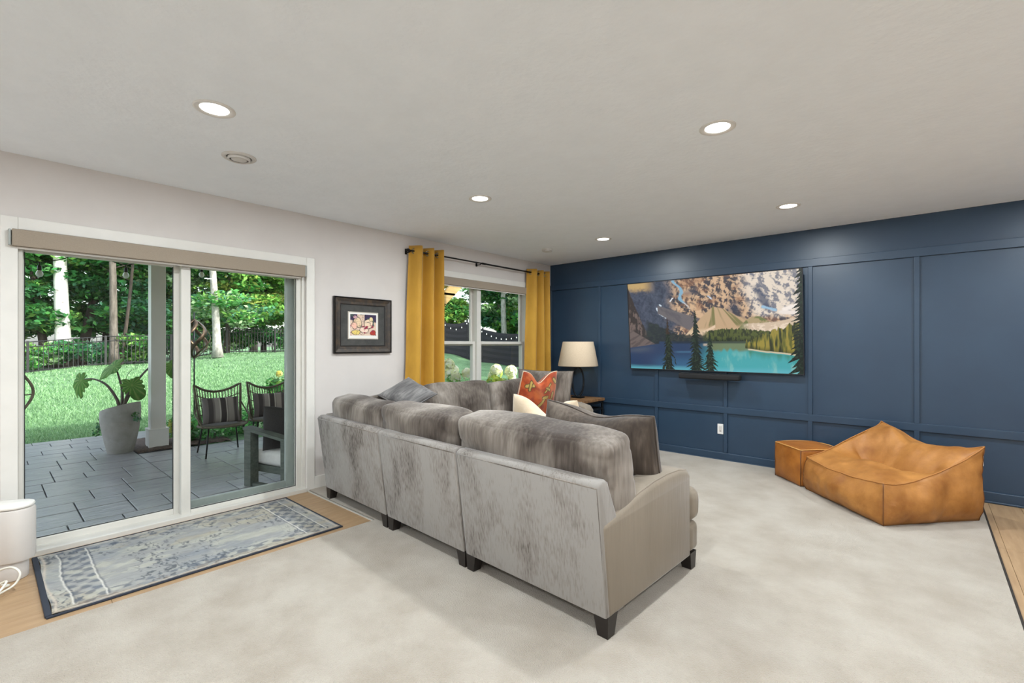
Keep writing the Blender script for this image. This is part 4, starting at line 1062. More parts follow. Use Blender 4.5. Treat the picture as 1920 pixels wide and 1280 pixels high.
    L_ = over(L_, lin((78, 128, 160)), smooth01(0.018, 0.0, np.abs(W - 0.20 - (U - 0.3) * 0.02)) * smooth01(0.28, 0.34, U) * smooth01(0.46, 0.40, U) * 0.5)
    C = C * (1 - m[..., None]) + L_ * m[..., None]
    # right forest, shore, reflection
    shore = 0.245 - (U - 0.72) * 0.24 + 0.01 * (vnoise(U * 40, W * 0, 9) - .5)
    top = 0.31 + (U - 0.72) * 0.80 + 0.055 * (vnoise(U * 130, W * 0, 261) - 0.5)
    m = smooth01(0.0, 0.010, np.minimum(top, 0.50) - W) * (W > shore) * (U > 0.715)
    sp = fbm(U * 110 + 0.02 * np.sin(W * 90), W * 7, 271, 3)
    C = over(C, lin((150, 136, 58)), m); C = over(C, lin((92, 96, 40)), m * smooth01(0.38, 0.55, sp)); C = over(C, lin((40, 48, 28)), m * smooth01(0.52, 0.66, sp)); C = over(C, lin((36, 46, 28)), m * smooth01(0.05, 0.0, W - shore) * 0.6)
    C = over(C, lin((206, 190, 160)), smooth01(0.010, 0.004, np.abs(W - shore + 0.007)) * smooth01(0.725, 0.735, U))
    C = over(C, lin((52, 122, 92)), smooth01(0.0, 0.015, shore - 0.014 - W) * smooth01(0.13, 0.03, shore - W + 0.06 * vnoise(U * 85, W * 2, 281)) * smooth01(0.72, 0.74, U) * 0.8)
    # spruces with drooping whorls
    def spruce(u0, z0, z1, hw, col, col2, seed):
        nonlocal C
        q = (W - z0) / (z1 - z0); side = (U > u0) * 1.0
        wh = (z1 - z0) * 26
        ph = q * wh + np.abs(U - u0) / hw * 1.1 + 3 * vnoise(side * 5 + seed, q * 6, seed)
        saw = ph - np.floor(ph)
        wd = hw * np.clip(1 - q, 0, 1) ** 0.85 * (0.42 + 0.58 * (1 - saw)) * (0.7 + 0.6 * vnoise(np.floor(ph) * 1.7 + seed, side * 9 + seed, seed + 1))
        fr = 0.006 * (vnoise(U * 240, W * 150, seed + 2) - 0.5)
        mm = ((np.abs(U - u0) + fr < wd) | (np.abs(U - u0) < 0.0022)) & (q >= 0) & (q <= 1)
        C = over(C, np.asarray(col), mm * 1.0); C = over(C, np.asarray(col2), mm * smooth01(0.55, 0.75, vnoise(U * 150, W * 90, seed + 4)) * 0.7)
    spruce(0.262, -0.06, 0.58, 0.050, lin((18, 30, 26)), lin((46, 62, 44)), 3); spruce(0.437, -0.10, 0.655, 0.066, lin((16, 30, 26)), lin((44, 64, 48)), 5); spruce(0.520, -0.08, 0.42, 0.058, lin((20, 36, 30)), lin((52, 70, 52)), 8)
    m = (np.abs(U - 0.262) < 0.012) & (W > 0.40) & (C.sum(-1) < 0.12); C = over(C, lin((58, 36, 32)), m * 0.7)
    spruce(1.006, -0.4, 1.7, 0.085, lin((14, 28, 24)), lin((38, 60, 46)), 13)
    P_ = np.stack([(U - 0.5) * (TVW - 0.014), np.full_like(U, -0.002), 0.010 + W * (TVH - 0.017)], -1)
    return grid_mesh('screen', P_, C)
link('screen', lake_picture(), M['screen'], t)
t = thing('soundbar', 'short black soundbar on the blue wall just under the television', 'soundbar', (2.335, 5.50, 0.925))
bb = MB(); bb.rbox((-0.338, -0.05, 0.0), (0.338, 0.05, 0.066), 0.018, 4); autosmooth(part('body', bb, M['soundbar'], t))
bb = MB(); bb.rbox((-0.325, -0.045, 0.066), (0.325, 0.045, 0.069), 0.001, 1); part('top_panel', bb, M['tv_bezel'], t)
bb = MB(); bb.rbox((-0.10, 0.045, 0.01), (0.10, 0.085, 0.055), 0.003); part('wall_bracket', bb, M['tv_black'], t)
bb = MB(); bb.rbox((-0.012, -0.0515, 0.03), (0.012, -0.0505, 0.035), 0.0002, 1); part('badge', bb, M['tv_bezel'], t)

# outlets
def outlet(x0, x1, z0, z1, label, duplex):
    t = thing('wall_outlet', label, 'outlet', ((x0 + x1) / 2, YB, (z0 + z1) / 2))
    w, h = (x1 - x0) / 2, (z1 - z0) / 2
    bb = MB(); bb.rbox((-w, -0.007, -h), (w, 0.0, h), 0.003, 2); part('plate', bb, M['plate'], t)
    for gx in duplex:
        for s_ in (-1, 1):
            bb = MB(); bb.rbox((gx - 0.017, -0.009, s_ * 0.02 - 0.014), (gx + 0.017, -0.006, s_ * 0.02 + 0.014), 0.001, 1); so = part('socket', bb, M['white_plastic'], t)
            bb = MB(); bb.box((gx - 0.008, -0.0095, s_ * 0.02 - 0.002), (gx - 0.006, -0.008, s_ * 0.02 + 0.007)); bb.box((gx + 0.006, -0.0095, s_ * 0.02 - 0.002), (gx + 0.008, -0.008, s_ * 0.02 + 0.007)); bb.lathe([(0.0, 0), (0.003, 0)], 8, Matrix.Translation((gx, -0.0095, s_ * 0.02 - 0.008)) @ Matrix.Rotation(math.pi / 2, 4, 'X'), cap=False)
            part('slots', bb, M['slot'], so)
    return t
t = outlet(2.398, 2.463, 0.300, 0.416, 'white single wall plate on the blue wall under the television', [])
bb = MB(); bb.rbox((-0.016, -0.009, -0.033), (0.016, -0.006, 0.033), 0.001); part('insert', bb, M['white_plastic'], t)
bb = MB(); bb.box((-0.004, -0.0095, -0.027), (0.006, -0.0085, -0.018)); part('jack', bb, M['slot'], t)
outlet(4.445, 4.560, 0.298, 0.414, 'white double outlet plate on the blue wall behind the bean bag', [-0.024, 0.024])

# ------------------------------------------------------------------ leather lounge bag and ottoman
t = thing('bean_bag_chair', 'large tan leather bean bag lounge chair on the carpet by the blue wall', 'bean bag', (3.93, 4.92, 0.012))
Bc = Vector((3.93, 4.92, 0.012))
QL, QF, QR, QB = [Vector(p) - Bc for p in ((3.355, 4.955, 0.012), (3.965, 4.29, 0.012), (4.515, 4.925, 0.012), (3.93, 5.50, 0.012))]
def bag_xy(u, v): return QL * (1 - u) * (1 - v) + QF * u * (1 - v) + QR * u * v + QB * (1 - u) * v
def sst(a, b_, x):
    s_ = max(0.0, min(1.0, (x - a) / (b_ - a))); return s_ * s_ * (3 - 2 * s_)
def bag_top(u, v):
    zf = 0.292 + 0.01 * u - 0.018 * math.sin(math.pi * u)
    zb = 0.655 * (1 - u) + 0.53 * u - 0.10 * math.sin(math.pi * u) ** 1.2 + 0.0
    e = zf + (zb - zf) * (v ** 1.1 if u < 0.5 else v ** 1.75)
    seat = zf + 0.055 * math.sin(math.pi * min(1, v / 0.62)) * math.sin(math.pi * u) ** 0.7 + 0.01
    s_ = sst(0.56, 0.86, v)
    inner = seat * (1 - s_) + (zb + 0.015 * math.sin(math.pi * u)) * s_
    inner -= 0.085 * math.exp(-((v - 0.57) / 0.045) ** 2) * math.sin(math.pi * u) ** 0.5
    inner += 0.03 * math.exp(-((v - 0.70) / 0.08) ** 2) * math.sin(math.pi * u)
    e -= 0.045 * math.exp(-(u ** 2 + (1 - v) ** 2) / 0.02); inner -= 0.03 * math.exp(-(u ** 2 + (1 - v) ** 2) / 0.03)
    w = abs(2 * u - 1) ** 5
    return inner * (1 - w) + e * w
n = 44; V_ = []; F_ = []; ids = {}
def bag_noise(p, k=1.0):
    return 0.024 * k * mnoise.noise(p * 4.5) + 0.010 * k * mnoise.noise(Vector((p.x * 13, p.y * 13, p.z * 7))) + 0.010 * k * abs(mnoise.noise(Vector((p.x * 9 + 4, p.y * 9, p.z * 22))))
for i in range(n + 1):
    for j in range(n + 1):
        u, v = i / n, j / n; p = bag_xy(u, v)
        ed = min(u, 1 - u, v, 1 - v)
        ins = 0.035 * (1 - math.exp(-ed * 14))
        c = bag_xy(0.5, 0.5); q = p + (c - p) * 0.05
        # the tall back leans inwards a little, the right tip sticks out
        q.z = bag_top(u, v) - 0.022 * math.exp(-ed * 26) * (1 - (abs(2 * u - 1) * abs(2 * v - 1)) ** 4); q.z += bag_noise(q, min(1, 0.25 + ed * 8)) + 0.010 * math.sin((u * 13 + v * 9)) * mnoise.noise(q * 3)
        tip = max(0, u - 0.75) * max(0, v - 0.75) * 16
        q += Vector((0.035, 0.0, 0.022)) * tip
        if v > 0.86: q += Vector((-0.04, -0.04, 0)) * (v - 0.86) / 0.14 * (1 - u) ** 2
        ids[(i, j)] = len(V_); V_.append(q)
for i in range(n):
    for j in range(n): F_.append((ids[(i, j)], ids[(i + 1, j)], ids[(i + 1, j + 1)], ids[(i, j + 1)]))
ring = [(i, 0) for i in range(n)] + [(n, j) for j in range(n)] + [(n - i, n) for i in range(n)] + [(0, n - j) for j in range(n)]
prev = [ids[r] for r in ring]; NS = 16
topv = [V_[k].copy() for k in prev]
for s_i in range(1, NS + 1):
    s_ = s_i / NS; cur = []
    for k, (i, j) in enumerate(ring):
        u, v = i / n, j / n
        bot = bag_xy(u, v); bot.z = 0.0
        corner = max(abs(2 * u - 1), 0) * max(abs(2 * v - 1), 0)
        c = bag_xy(0.5, 0.5); out = (bot - c).normalized()
        mid = 1 - corner ** 6
        p = topv[k] * (1 - s_) + bot * s_
        p += out * (0.055 * math.sin(math.pi * min(1.0, s_ * 1.02)) ** 0.8 * mid - 0.012 * math.exp(-s_ * 9) - 0.025 * max(0, s_ - 0.85) / 0.15)
        if s_i < NS: p += out * bag_noise(p, 1.0)
        p.z = max(p.z, 0.0)
        cur.append(len(V_)); V_.append(p)
    m_ = len(ring)
    for k in range(m_): F_.append((prev[k], cur[k], cur[(k + 1) % m_], prev[(k + 1) % m_]))
    prev = cur
F_.append(tuple(prev))
bb = MB(); bb.V = V_; bb.F = F_; part('body', bb, M['leather'], t, True)
rim = [V_[ids[r]] + Vector((0, 0, 0.002)) for r in ring]
for k0 in range(4):
    seg = [rim[(k0 * n + k) % (4 * n)] for k in range(n + 1)]
    bb = MB(); bb.tube(seg, 0.0045, 6); part('piping', bb, M['leather_pipe'], t, True)
base_i = len(ids)
for k0 in range(4):
    seg = [V_[ids[ring[k0 * n]]]] + [V_[base_i + s_ * len(ring) + k0 * n] for s_ in range(NS)]
    bb = MB(); bb.tube(seg, 0.0035, 6); part('seam', bb, M['seam'], t, True)

t = thing('leather_ottoman', 'cognac leather cube ottoman beside the bean bag, against the blue wall', 'ottoman', (3.335, 5.265, 0.012), math.radians(44))
soft('body', (0.395, 0.395, 0.345), 0.022, M['leather2'], t, (0, 0, 0.1735), n=14, bulge=(0.03, 0.03, 0.02), amp=0.012, freq=7, seed=4)
h = 0.192; zt = 0.338
for (a, c) in (((-h, -h), (h, -h)), ((h, -h), (h, h)), ((h, h), (-h, h)), ((-h, h), (-h, -h))):
    pts = []
    for k in range(13):
        s_ = k / 12; x = a[0] + (c[0] - a[0]) * s_; y = a[1] + (c[1] - a[1]) * s_; o_ = 0.016 * math.sin(math.pi * s_)
        nx_, ny_ = (0, math.copysign(1, y)) if abs(a[1] - c[1]) < 1e-6 else (math.copysign(1, x), 0)
        pts.append((x + nx_ * o_, y + ny_ * o_, zt + 0.007 * math.sin(math.pi * s_)))
    bb = MB(); bb.tube(pts, 0.005, 6); part('piping', bb, M['piping'], t, True)
for (x, y) in ((-h, -h), (h, -h), (h, h), (-h, h)):
    bb = MB(); bb.tube([(x, y, zt), (x * 1.01, y * 1.01, 0.17), (x, y, 0.005)], 0.004, 6); part('seam', bb, M['seam'], t, True)

# ================================================================== OUTDOORS
PZ = -0.08                     # patio level
# --- lawn surface through surveyed heights
CTRL = np.array([(-5.3, -3, -0.11), (-5.3, 0.4, -0.10), (-5.7, 1.3, -0.10), (-5.5, 3.5, -0.06), (-3.0, 3.2, -0.10), (-1.0, 4.0, -0.10), (-3.0, 6.0, 0.05), (-1.0, 7.5, 0.05), (-23, -4, -0.05), (-23, 1.2, 0.13), (-22.4, 3.2, 0.40), (-22.8, 9.5, 0.87), (-22.7, 13, 1.0),
                 (-14, 1, 0.02), (-14, 5, 0.28), (-11.5, 10.8, 1.15), (-9.7, 11.8, 1.02), (-8.6, 12.7, 0.62), (-6.8, 13.0, 0.50), (-4.5, 13.3, 0.40), (-4, 9, 0.25), (-8, 8.5, 0.35), (-1, 13, 0.35), (-40, 0, 0.2), (-40, 20, 0.9), (-10, 30, 0.8), (0, 30, 0.5), (-26, -12, 0), (-12, -10, -0.1), (-60, 0, 0.2), (-60, 30, 1)])
def ground(x, y):
    x = np.asarray(x, float); y = np.asarray(y, float)
    w = 1.0 / (((x[..., None] - CTRL[:, 0]) ** 2 + (y[..., None] - CTRL[:, 1]) ** 2) + 0.6) ** 1.7
    return (w * CTRL[:, 2]).sum(-1) / w.sum(-1)
def gz(x, y): return float(ground(np.array(x), np.array(y)))
xs = np.concatenate([np.linspace(-80, -26, 40), np.linspace(-25.5, -3.45, 90), np.linspace(-3.2, -0.165, 10)])
ys = np.concatenate([np.linspace(-30, -3, 24), np.linspace(-2.6, 15, 80), np.linspace(15.6, 50, 30)])
XX, YY = np.meshgrid(xs, ys, indexing='ij'); ZZ = ground(XX, YY)
inp = (XX > -5.33) & (YY < 1.9) | (XX > -3.44) & (YY < 3.4)
ZZ = np.where(inp, np.minimum(ZZ, -0.125), ZZ)
lw = link('lawn', grid_mesh('lawn', np.stack([XX, YY, ZZ], -1), None, True), M['lawn'], None, None, 'structure')
# --- stamped concrete patio, every slab its own piece
bb = MB(); bb.box((-3.44, -2.2, -0.2), (-T - 0.001, 3.4, PZ - 0.012)); bb.box((-5.33, -2.2, -0.2), (-3.44, 1.9, PZ - 0.012))
patio = struct('patio', bb, M['joint'])
XJ = [-0.165, -0.505, -0.81, -1.2, -1.49, -1.85, -2.14, -2.46, -2.72, -3.07, -3.36, -3.67, -3.93, -4.2, -4.5, -4.82, -5.1, -5.33]
CJ = [[0.6, 1.0], [0.43, 0.763], [0.53, 0.865, 1.11], [0.53, 0.865], [0.675, 0.96], [0.386, 0.96], [0.386, 1.05], [0.485, 0.725, 1.05], [0.485, 0.82], [0.584, 0.82], [0.584, 0.915], [0.677, 0.915], [0.677, 1.05], [0.5, 0.95], [0.35, 0.8], [0.62, 1.0], [0.45, 0.85]]
rt_ = random.Random(11)
for i in range(len(XJ) - 1):
    x1, x0 = XJ[i], XJ[i + 1]
    js = [1.312] + list(CJ[i])
    y = min(CJ[i])
    while y > -1.7: y -= rt_.choice([0.33, 0.46, 0.6]); js.append(y)
    y = 1.312
    lim = 3.4 if x0 > -3.4 else 1.32
    while y < lim: y += rt_.choice([0.34, 0.46, 0.6]); js.append(min(y, lim))
    js = sorted(set(round(v, 3) for v in js))
    for a, c in zip(js[:-1], js[1:]):
        if c - a < 0.06: continue
        bb = MB(); g = 0.004; dz = rt_.uniform(-0.0015, 0.0015)
        bb.rbox((x0 + g, a + g, PZ - 0.03), (x1 - g, c - g, PZ + dz), 0.004, 1)
        part('slab', bb, M['paver'], patio)
bb = MB(); bb.box((-5.33, 1.32, -0.2), (-4.45, 1.9, PZ)); part('slab', bb, M['paver'], patio)
# planting bed with mulch
U, W = grid_uv(40, 40)
Zb = PZ + 0.012 + 0.035 * fbm(U * 14, W * 14, 71, 3) - 0.03 * smooth01(0.04, 0.0, np.minimum(np.minimum(U, 1 - U), np.minimum(W, 1 - W)))
me = grid_mesh('mulch', np.stack([-4.45 + U * 1.0, 1.325 + W * 1.1, Zb], -1), None, True)
link('mulch_bed', me, M['mulch'], None, None, 'stuff'); o = bpy.data.objects['mulch_bed']; tag(o, 'dark brown mulch bed around the foot of the grey column', 'mulch')

# --- leaves
PAL = {'deep': (54, 118, 62), 'mid': (82, 150, 74), 'bright': (132, 180, 88), 'yellow': (180, 192, 100), 'teal': (90, 148, 116), 'pale': (170, 200, 154)}
def leaves(n, centers, radii, tones, size, flat=0.5, rs=0):
    """n rhombic leaves spread in ellipsoids; returns V,Q,C"""
    r = np.random.default_rng(rs)
    k = r.integers(0, len(centers), n)
    d = r.normal(size=(n, 3)); d /= np.linalg.norm(d, axis=1)[:, None]
    d *= (r.random(n) ** 0.45)[:, None]
    c = np.asarray(centers)[k] + d * np.asarray(radii)[k]
    a = r.normal(size=(n, 3)); a[:, 2] *= flat; a /= np.linalg.norm(a, axis=1)[:, None]
    b_ = r.normal(size=(n, 3)); b_[:, 2] *= flat; b_ -= a * (a * b_).sum(1)[:, None]; b_ /= np.linalg.norm(b_, axis=1)[:, None]
    s_ = size * (0.6 + 0.8 * r.random(n))[:, None]
    V_ = np.stack([c - a * s_, c + b_ * s_ * 0.55, c + a * s_, c - b_ * s_ * 0.55], 1).reshape(-1, 3)
    Q = np.arange(4 * n).reshape(n, 4)
    T_ = np.array([lin(PAL[t_]) for t_ in tones]); kc = r.integers(0, len(T_), len(centers))
    pick = np.where(r.random(n) < 0.6, kc[k], r.integers(0, len(T_), n))
    C_ = T_[pick] * (0.45 + 1.05 * r.random(n) ** 1.4)[:, None]  # wide random spread per leaf paints in sparkle like glints of light
    return V_, Q, np.repeat(C_, 4, axis=0)
def leaf_part(name, parent, args, kind='stuff', label=None):
    V_, Q, C_ = leaves(**args); me = mesh_quads(name, V_, Q); tone_points(me, C_)
    return link(name, me, M['leaf'], parent, label, kind)
def tree(label, x, y, r0, lean, h, bark, crown, n, size, tones, rs, group='trees beyond the fence', zb=None):
    """crown: list of (dx,dy,z,rx,ry,rz)"""
    z0 = (gz(x, y) if zb is None else zb) - 0.05
    t = thing('tree', label, 'tree', (x, y, z0), 0, group)
    rr = random.Random(rs)
    pts = []; rad = []
    for k in range(15):
        s_ = k / 14; pts.append((lean[0] * s_ + 0.06 * math.sin(s_ * 7 + rs) * s_, lean[1] * s_ + 0.06 * math.cos(s_ * 6 + rs) * s_, h * s_))
        rad.append(r0 * (1.0 - 0.45 * s_) * (1 + 0.5 * math.exp(-s_ * 22)))
    bb = MB(); bb.tube(pts, rad, 12); part('trunk', bb, M[bark], t, True)
    if bark == 'birch':
        bb = MB(); bb.tube([pts[0], pts[1], Vector(pts[2]) * 0.6 + Vector(pts[1]) * 0.4], [rad[0] * 1.04, rad[1] * 1.05, rad[2] * 0.99], 12); part('trunk_base', bb, M['bark'], t, True, 'dark rough bark at the foot')
    for k in range(4):
        s_ = 0.5 + 0.12 * k; p = Vector(pts[int(s_ * 14)]); a = rr.uniform(0, 6.28); l = rr.uniform(0.8, 1.6)
        q = [p + Vector((math.cos(a) * l * v, math.sin(a) * l * v, l * (0.35 * v + 0.15 * v * v))) for v in (0, 0.35, 0.7, 1)]
        bb = MB(); bb.tube(q, [r0 * 0.22, r0 * 0.15, r0 * 0.09, 0.010], 7); part('branch', bb, M['bark_dark'], t, True)
    r = np.random.default_rng(rs + 500); cen = []; rad_ = []
    n = int(n * 2.6); size *= 0.80; crown = list(crown) + [(crown[0][0] + 0.3, crown[0][1] + 0.4, 2.4, 1.3, 1.7, 0.8)]
    for (dx, dy, z, rx, ry, rz) in crown:
        for q in range(16):
            d = r.normal(size=3); d /= np.linalg.norm(d); d *= r.random() ** 0.4
            cen.append((dx + d[0] * rx, dy + d[1] * ry, z + d[2] * rz)); f = 0.28 + 0.25 * r.random(); rad_.append((0.55 + f, 0.55 + f, 0.18 + 0.35 * f))
    leaf_part('foliage', t, dict(n=n, centers=cen, radii=rad_, tones=tones, size=size, flat=0.45, rs=rs))
    return t
G = ['deep', 'mid', 'mid', 'bright']; GY = ['mid', 'bright', 'bright', 'yellow']; GT = ['deep', 'teal', 'mid', 'deep']; GP = ['mid', 'pale', 'bright', 'teal']
tree('tall tree with bright white bark behind the left part of the black fence', -26.2, 2.5, 0.30, (0.3, -0.25), 11, 'birch', [(-1, -1.5, 6.0, 2.5, 2.2, 1.5), (0.5, 2.0, 7.0, 2, 2, 1.3)], 3800, 0.17, G, 1)
tree('dark leaning trunk just right of the white-barked tree', -27.4, 3.15, 0.22, (-0.6, 1.6), 9, 'bark_dark', [(0, 1.6, 5.4, 2.0, 1.8, 1.2), (0, 0.6, 3.9, 1.4, 1.6, .6)], 3600, 0.16, GT, 2)
tree('dark stem hugging the left side of the white-barked tree', -26.9, 2.0, 0.17, (-0.3, -0.9), 8, 'bark_dark', [(0, -2.0, 4.0, 2.0, 2.0, 1.4), (-1, -2.6, 2.0, 1.5, 1.4, 0.8)], 4200, 0.16, GT, 3)
tree('grey forked tree in the middle of the left door pane', -23.7, 3.98, 0.165, (-0.2, -0.15), 9, 'bark', [(-3, 1.0, 6.2, 2.2, 2.0, 1.2), (-3.2, 0.4, 4.9, 1.6, 1.8, 0.7)], 3800, 0.16, G, 4)
tree('thin dark stem beside the grey forked tree', -23.8, 4.22, 0.08, (-0.2, 0.8), 8, 'bark_dark', [(-2.6, 0.9, 4.8, 1.6, 1.8, 1.4), (-2.6, 1.2, 2.9, 1.3, 1.3, .7)], 3600, 0.15, GT, 5)
tree('pale straight trunk on the lawn in front of the fence', -20.75, 7.29, 0.175, (-0.35, -0.30), 9, 'bark_pale', [(-1, 0, 6.3, 2.0, 1.6, 0.9)], 1600, 0.14, GP, 6, zb=0.76)
tree('dark slender trunk behind the pale straight one', -23.6, 8.53, 0.125, (-0.4, 0.6), 9, 'bark_dark', [(-2.4, -0.6, 5.0, 1.8, 1.6, 1.6), (-2.8, 0.9, 3.4, 1.4, 1.5, 1.0)], 4400, 0.16, GP, 7)
tree('pale slim trunk at the right edge of the patio door view', -22.6, 11.45, 0.13, (-0.2, 0.2), 9, 'bark_pale', [(-1, -1.6, 4.3, 1.8, 1.8, 1.2), (0, 0.5, 5.0, 2, 2, 1.2)], 4600, 0.16, GY, 8, zb=0.95)
tree('yellow-green leafy tree filling the right door pane', -25.2, 11.0, 0.12, (0, 0.2), 7.5, 'bark_dark', [(0.5, -0.6, 4.2, 1.5, 2.2, 1.7), (0, -1.4, 2.4, 1.2, 1.8, 0.8), (0, 1.2, 5.4, 1.5, 2, 1)], 6200, 0.16, GY, 9)
tree('leafy green tree between the column and the pale straight trunk', -27.5, 7.2, 0.12, (0.2, 0), 8, 'bark_dark', [(0.5, -0.6, 4.6, 1.6, 2.0, 1.6), (0, 0.2, 2.9, 1.4, 1.6, 0.9)], 5400, 0.16, GP, 10)
tree('dense dark tree at the far left of the door view', -27.5, 0.3, 0.10, (0, -0.2), 8, 'bark_dark', [(0, 0.3, 3.2, 1.8, 1.6, 1.4), (0, 0.9, 5.2, 2, 2, 1.2)], 5200, 0.16, G, 11)
tree('tall leafy tree filling the top of the left door pane', -30.5, 4.6, 0.2, (0, 0), 10, 'bark_dark', [(0, -1.5, 6.6, 2.2, 2.6, 1.4), (0, 2.4, 6.0, 2.2, 2.4, 1.6), (0, -3.6, 5.2, 2, 2, 1.4)], 7200, 0.19, G, 12)
tree('tall far tree behind the yellow-green tree', -31, 12.5, 0.2, (0, 0), 10, 'bark', [(0, -2.5, 5.4, 2.2, 2.6, 2.0), (0, 1.6, 5.4, 2.2, 2.6, 2.2), (0, 0, 3.0, 2, 3, 1)], 7600, 0.19, GY, 13)
tree('pale trunk rising over the privacy fence in the right window pane', -12.0, 17.7, 0.16, (-0.2, 0.1), 7, 'bark_pale', [(0.5, 1.2, 4.6, 1.6, 1.6, 1.4), (-1.4, 0.8, 3.6, 1.3, 1.5, 1.0)], 4600, 0.15, GP, 14, 'trees beyond the privacy fence')
tree('bushy green tree over the privacy fence in the left window pane', -15.2, 15.2, 0.14, (0, 0), 6, 'bark_dark', [(0, 0, 3.4, 1.8, 1.8, 1.6), (0.6, 0.8, 2.2, 1.2, 1.2, 0.8)], 5600, 0.15, GY, 15, 'trees beyond the privacy fence')
tree('light green tree at the right edge of the window view', -9.0, 19.4, 0.14, (0.2, 0), 7, 'bark_dark', [(0, 0, 3.6, 1.9, 1.9, 1.9), (1.4, 0.8, 2.2, 1.2, 1.4, 0.8), (-1.6, 0.6, 2.0, 1.4, 1.4, 0.7)], 7400, 0.16, GY, 16, 'trees beyond the privacy fence')
tree('far green tree in the middle of the window view', -15.5, 21.0, 0.16, (0, 0), 8, 'bark', [(0, 0, 4.2, 2.4, 2.4, 2.4), (1.5, 1.0, 2.2, 2.0, 1.6, 0.9)], 6400, 0.18, GP, 17, 'trees beyond the privacy fence')
tree('leafy tree at the left end of the black fence, just outside the door view', -27.0, -3.6, 0.16, (0.2, 0), 9, 'bark', [(0, 0, 5.0, 2.4, 2.4, 2.0), (0, -1.5, 3.4, 2, 2, 1.2)], 3200, 0.2, G, 20)
tree('leafy tree past the right end of the black fence, outside the door view', -25.5, 15.6, 0.16, (0, 0.2), 9, 'bark', [(0, 0, 5.0, 2.4, 2.4, 2.2), (0, 1.2, 3.2, 2, 2, 1.2)], 3200, 0.2, GP, 21)
tree('leafy tree on the slope between the black fence and the privacy fence', -20.5, 17.6, 0.15, (0, 0), 8, 'bark_dark', [(0, 0, 4.4, 2.2, 2.2, 2.2), (0.6, 0, 2.6, 1.8, 1.8, 1.0)], 3200, 0.2, GY, 22)
tree('big added tree shading the lawn, out of view beyond the right end of the window', 0.5, 12.4, 0.25, (0, 0), 9, 'bark_dark', [(0, 0, 6.2, 3.0, 3.0, 1.8), (1.5, -2.0, 7.0, 2.4, 2.4, 1.4)], 5200, 0.24, G, 18, 'added shade trees')  # unseen trees added to throw shade on the lawn outside the window
tree('second added tree shading the lawn, out of view further from the window', -1.8, 16.5, 0.25, (0, 0), 9, 'bark_dark', [(0, 0, 6.4, 3.2, 3.2, 1.8)], 5200, 0.24, G, 19, 'added shade trees')
def shrub(name, label, x, y, r, h, n, size, tones, rs, group=None, z=None):
    z0 = gz(x, y) if z is None else z
    t = thing(name, label, 'shrub', (x, y, z0), 0, group)
    bb = MB(); rr = random.Random(rs)
    for k in range(5):
        a = rr.uniform(0, 6.28); bb.tube([(0.02 * math.cos(a), 0.02 * math.sin(a), -0.03), (r * 0.4 * math.cos(a), r * 0.4 * math.sin(a), h * 0.7)], [0.012, 0.006], 6)
    part('stems', bb, M['bark_dark'], t, True)
    r_n = np.random.default_rng(rs); cen = []; rad = []
    for k in range(14):
        a = r_n.uniform(0, 6.28); q = r_n.random() ** 0.5 * r * 0.75; cen.append((q * math.cos(a), q * math.sin(a), h * (0.25 + 0.6 * r_n.random()))); rad.append((r * 0.4, r * 0.4, h * 0.24))
    leaf_part('foliage', t, dict(n=n, centers=cen, radii=rad, tones=tones, size=size, flat=0.7, rs=rs))
    return t
UG = ((-24.9, -0.6, 1.5, 1.5, 1700, GT, 'at the far left end of the black fence'), (-24.4, 1.4, 1.3, 1.3, 1500, GP, 'left of the white-barked tree'), (-24.9, 3.0, 1.4, 1.2, 1500, GT, 'in front of the white-barked tree'), (-24.5, 4.8, 1.4, 1.4, 1600, G, 'below the grey forked tree'),
      (-25.0, 6.4, 1.5, 1.5, 1700, GT, 'behind the column'), (-24.4, 8.0, 1.3, 1.3, 1500, GP, 'behind the pale straight trunk'), (-24.8, 9.6, 1.4, 1.5, 1600, G, 'in the middle of the right door pane'), (-24.4, 11.2, 1.3, 1.4, 1500, GT, 'at the right edge of the door view'), (-24.8, 12.9, 1.4, 1.5, 1500, GY, 'beyond the right edge of the door view'))
for k, (x, y, r, h, n, tn, pl_) in enumerate(UG):
    shrub('shrub', 'undergrowth shrub behind the black fence, ' + pl_, x, y, r, h, int(n * 1.5), 0.095, tn, 40 + k, 'undergrowth behind the black fence')

# --- black metal fence
t = thing('metal_fence', 'black metal picket fence along the far edge of the lawn', 'fence', (-22.7, 6.0, 0.0))
FY0, FY1, FH = -5.94, 17.8, 1.28
posts = np.arange(FY0, FY1 + 0.1, 2.37)
pm = {}
def bar(name, a, c, r, parent, m, n=4):
    bb = MB(); bb.tube([Vector(a), Vector(c)], r, n); return part(name, bb, m, parent)
def shared_bar(name, w, hgt):
    if (name, w, hgt) not in pm:
        bb = MB(); bb.box((-w / 2, -w / 2, 0), (w / 2, w / 2, hgt)); pm[(name, w, hgt)] = bb.mesh(name); pm[(name, w, hgt)].materials.append(M['fence'])
    return pm[(name, w, hgt)]
for y in posts:
    o = link('post', shared_bar('post', 0.08, FH + 0.06), None, t); o.location = (0, y - 6.0, gz(-22.7, y) - 0.02)
for a, c in zip(posts[:-1], posts[1:]):
    za, zc = gz(-22.7, a), gz(-22.7, c)
    for hgt in (FH, FH - 0.2, 0.1): bar('rail', (0, a - 6.0, za + hgt), (0, c - 6.0, zc + hgt), 0.02, t, M['fence'])
    for k in range(1, 16):
        s_ = k / 16; o = link('picket', shared_bar('picket', 0.02, FH - 0.02), None, t); o.location = (0, a + (c - a) * s_ - 6.0, za + (zc - za) * s_ + 0.03)
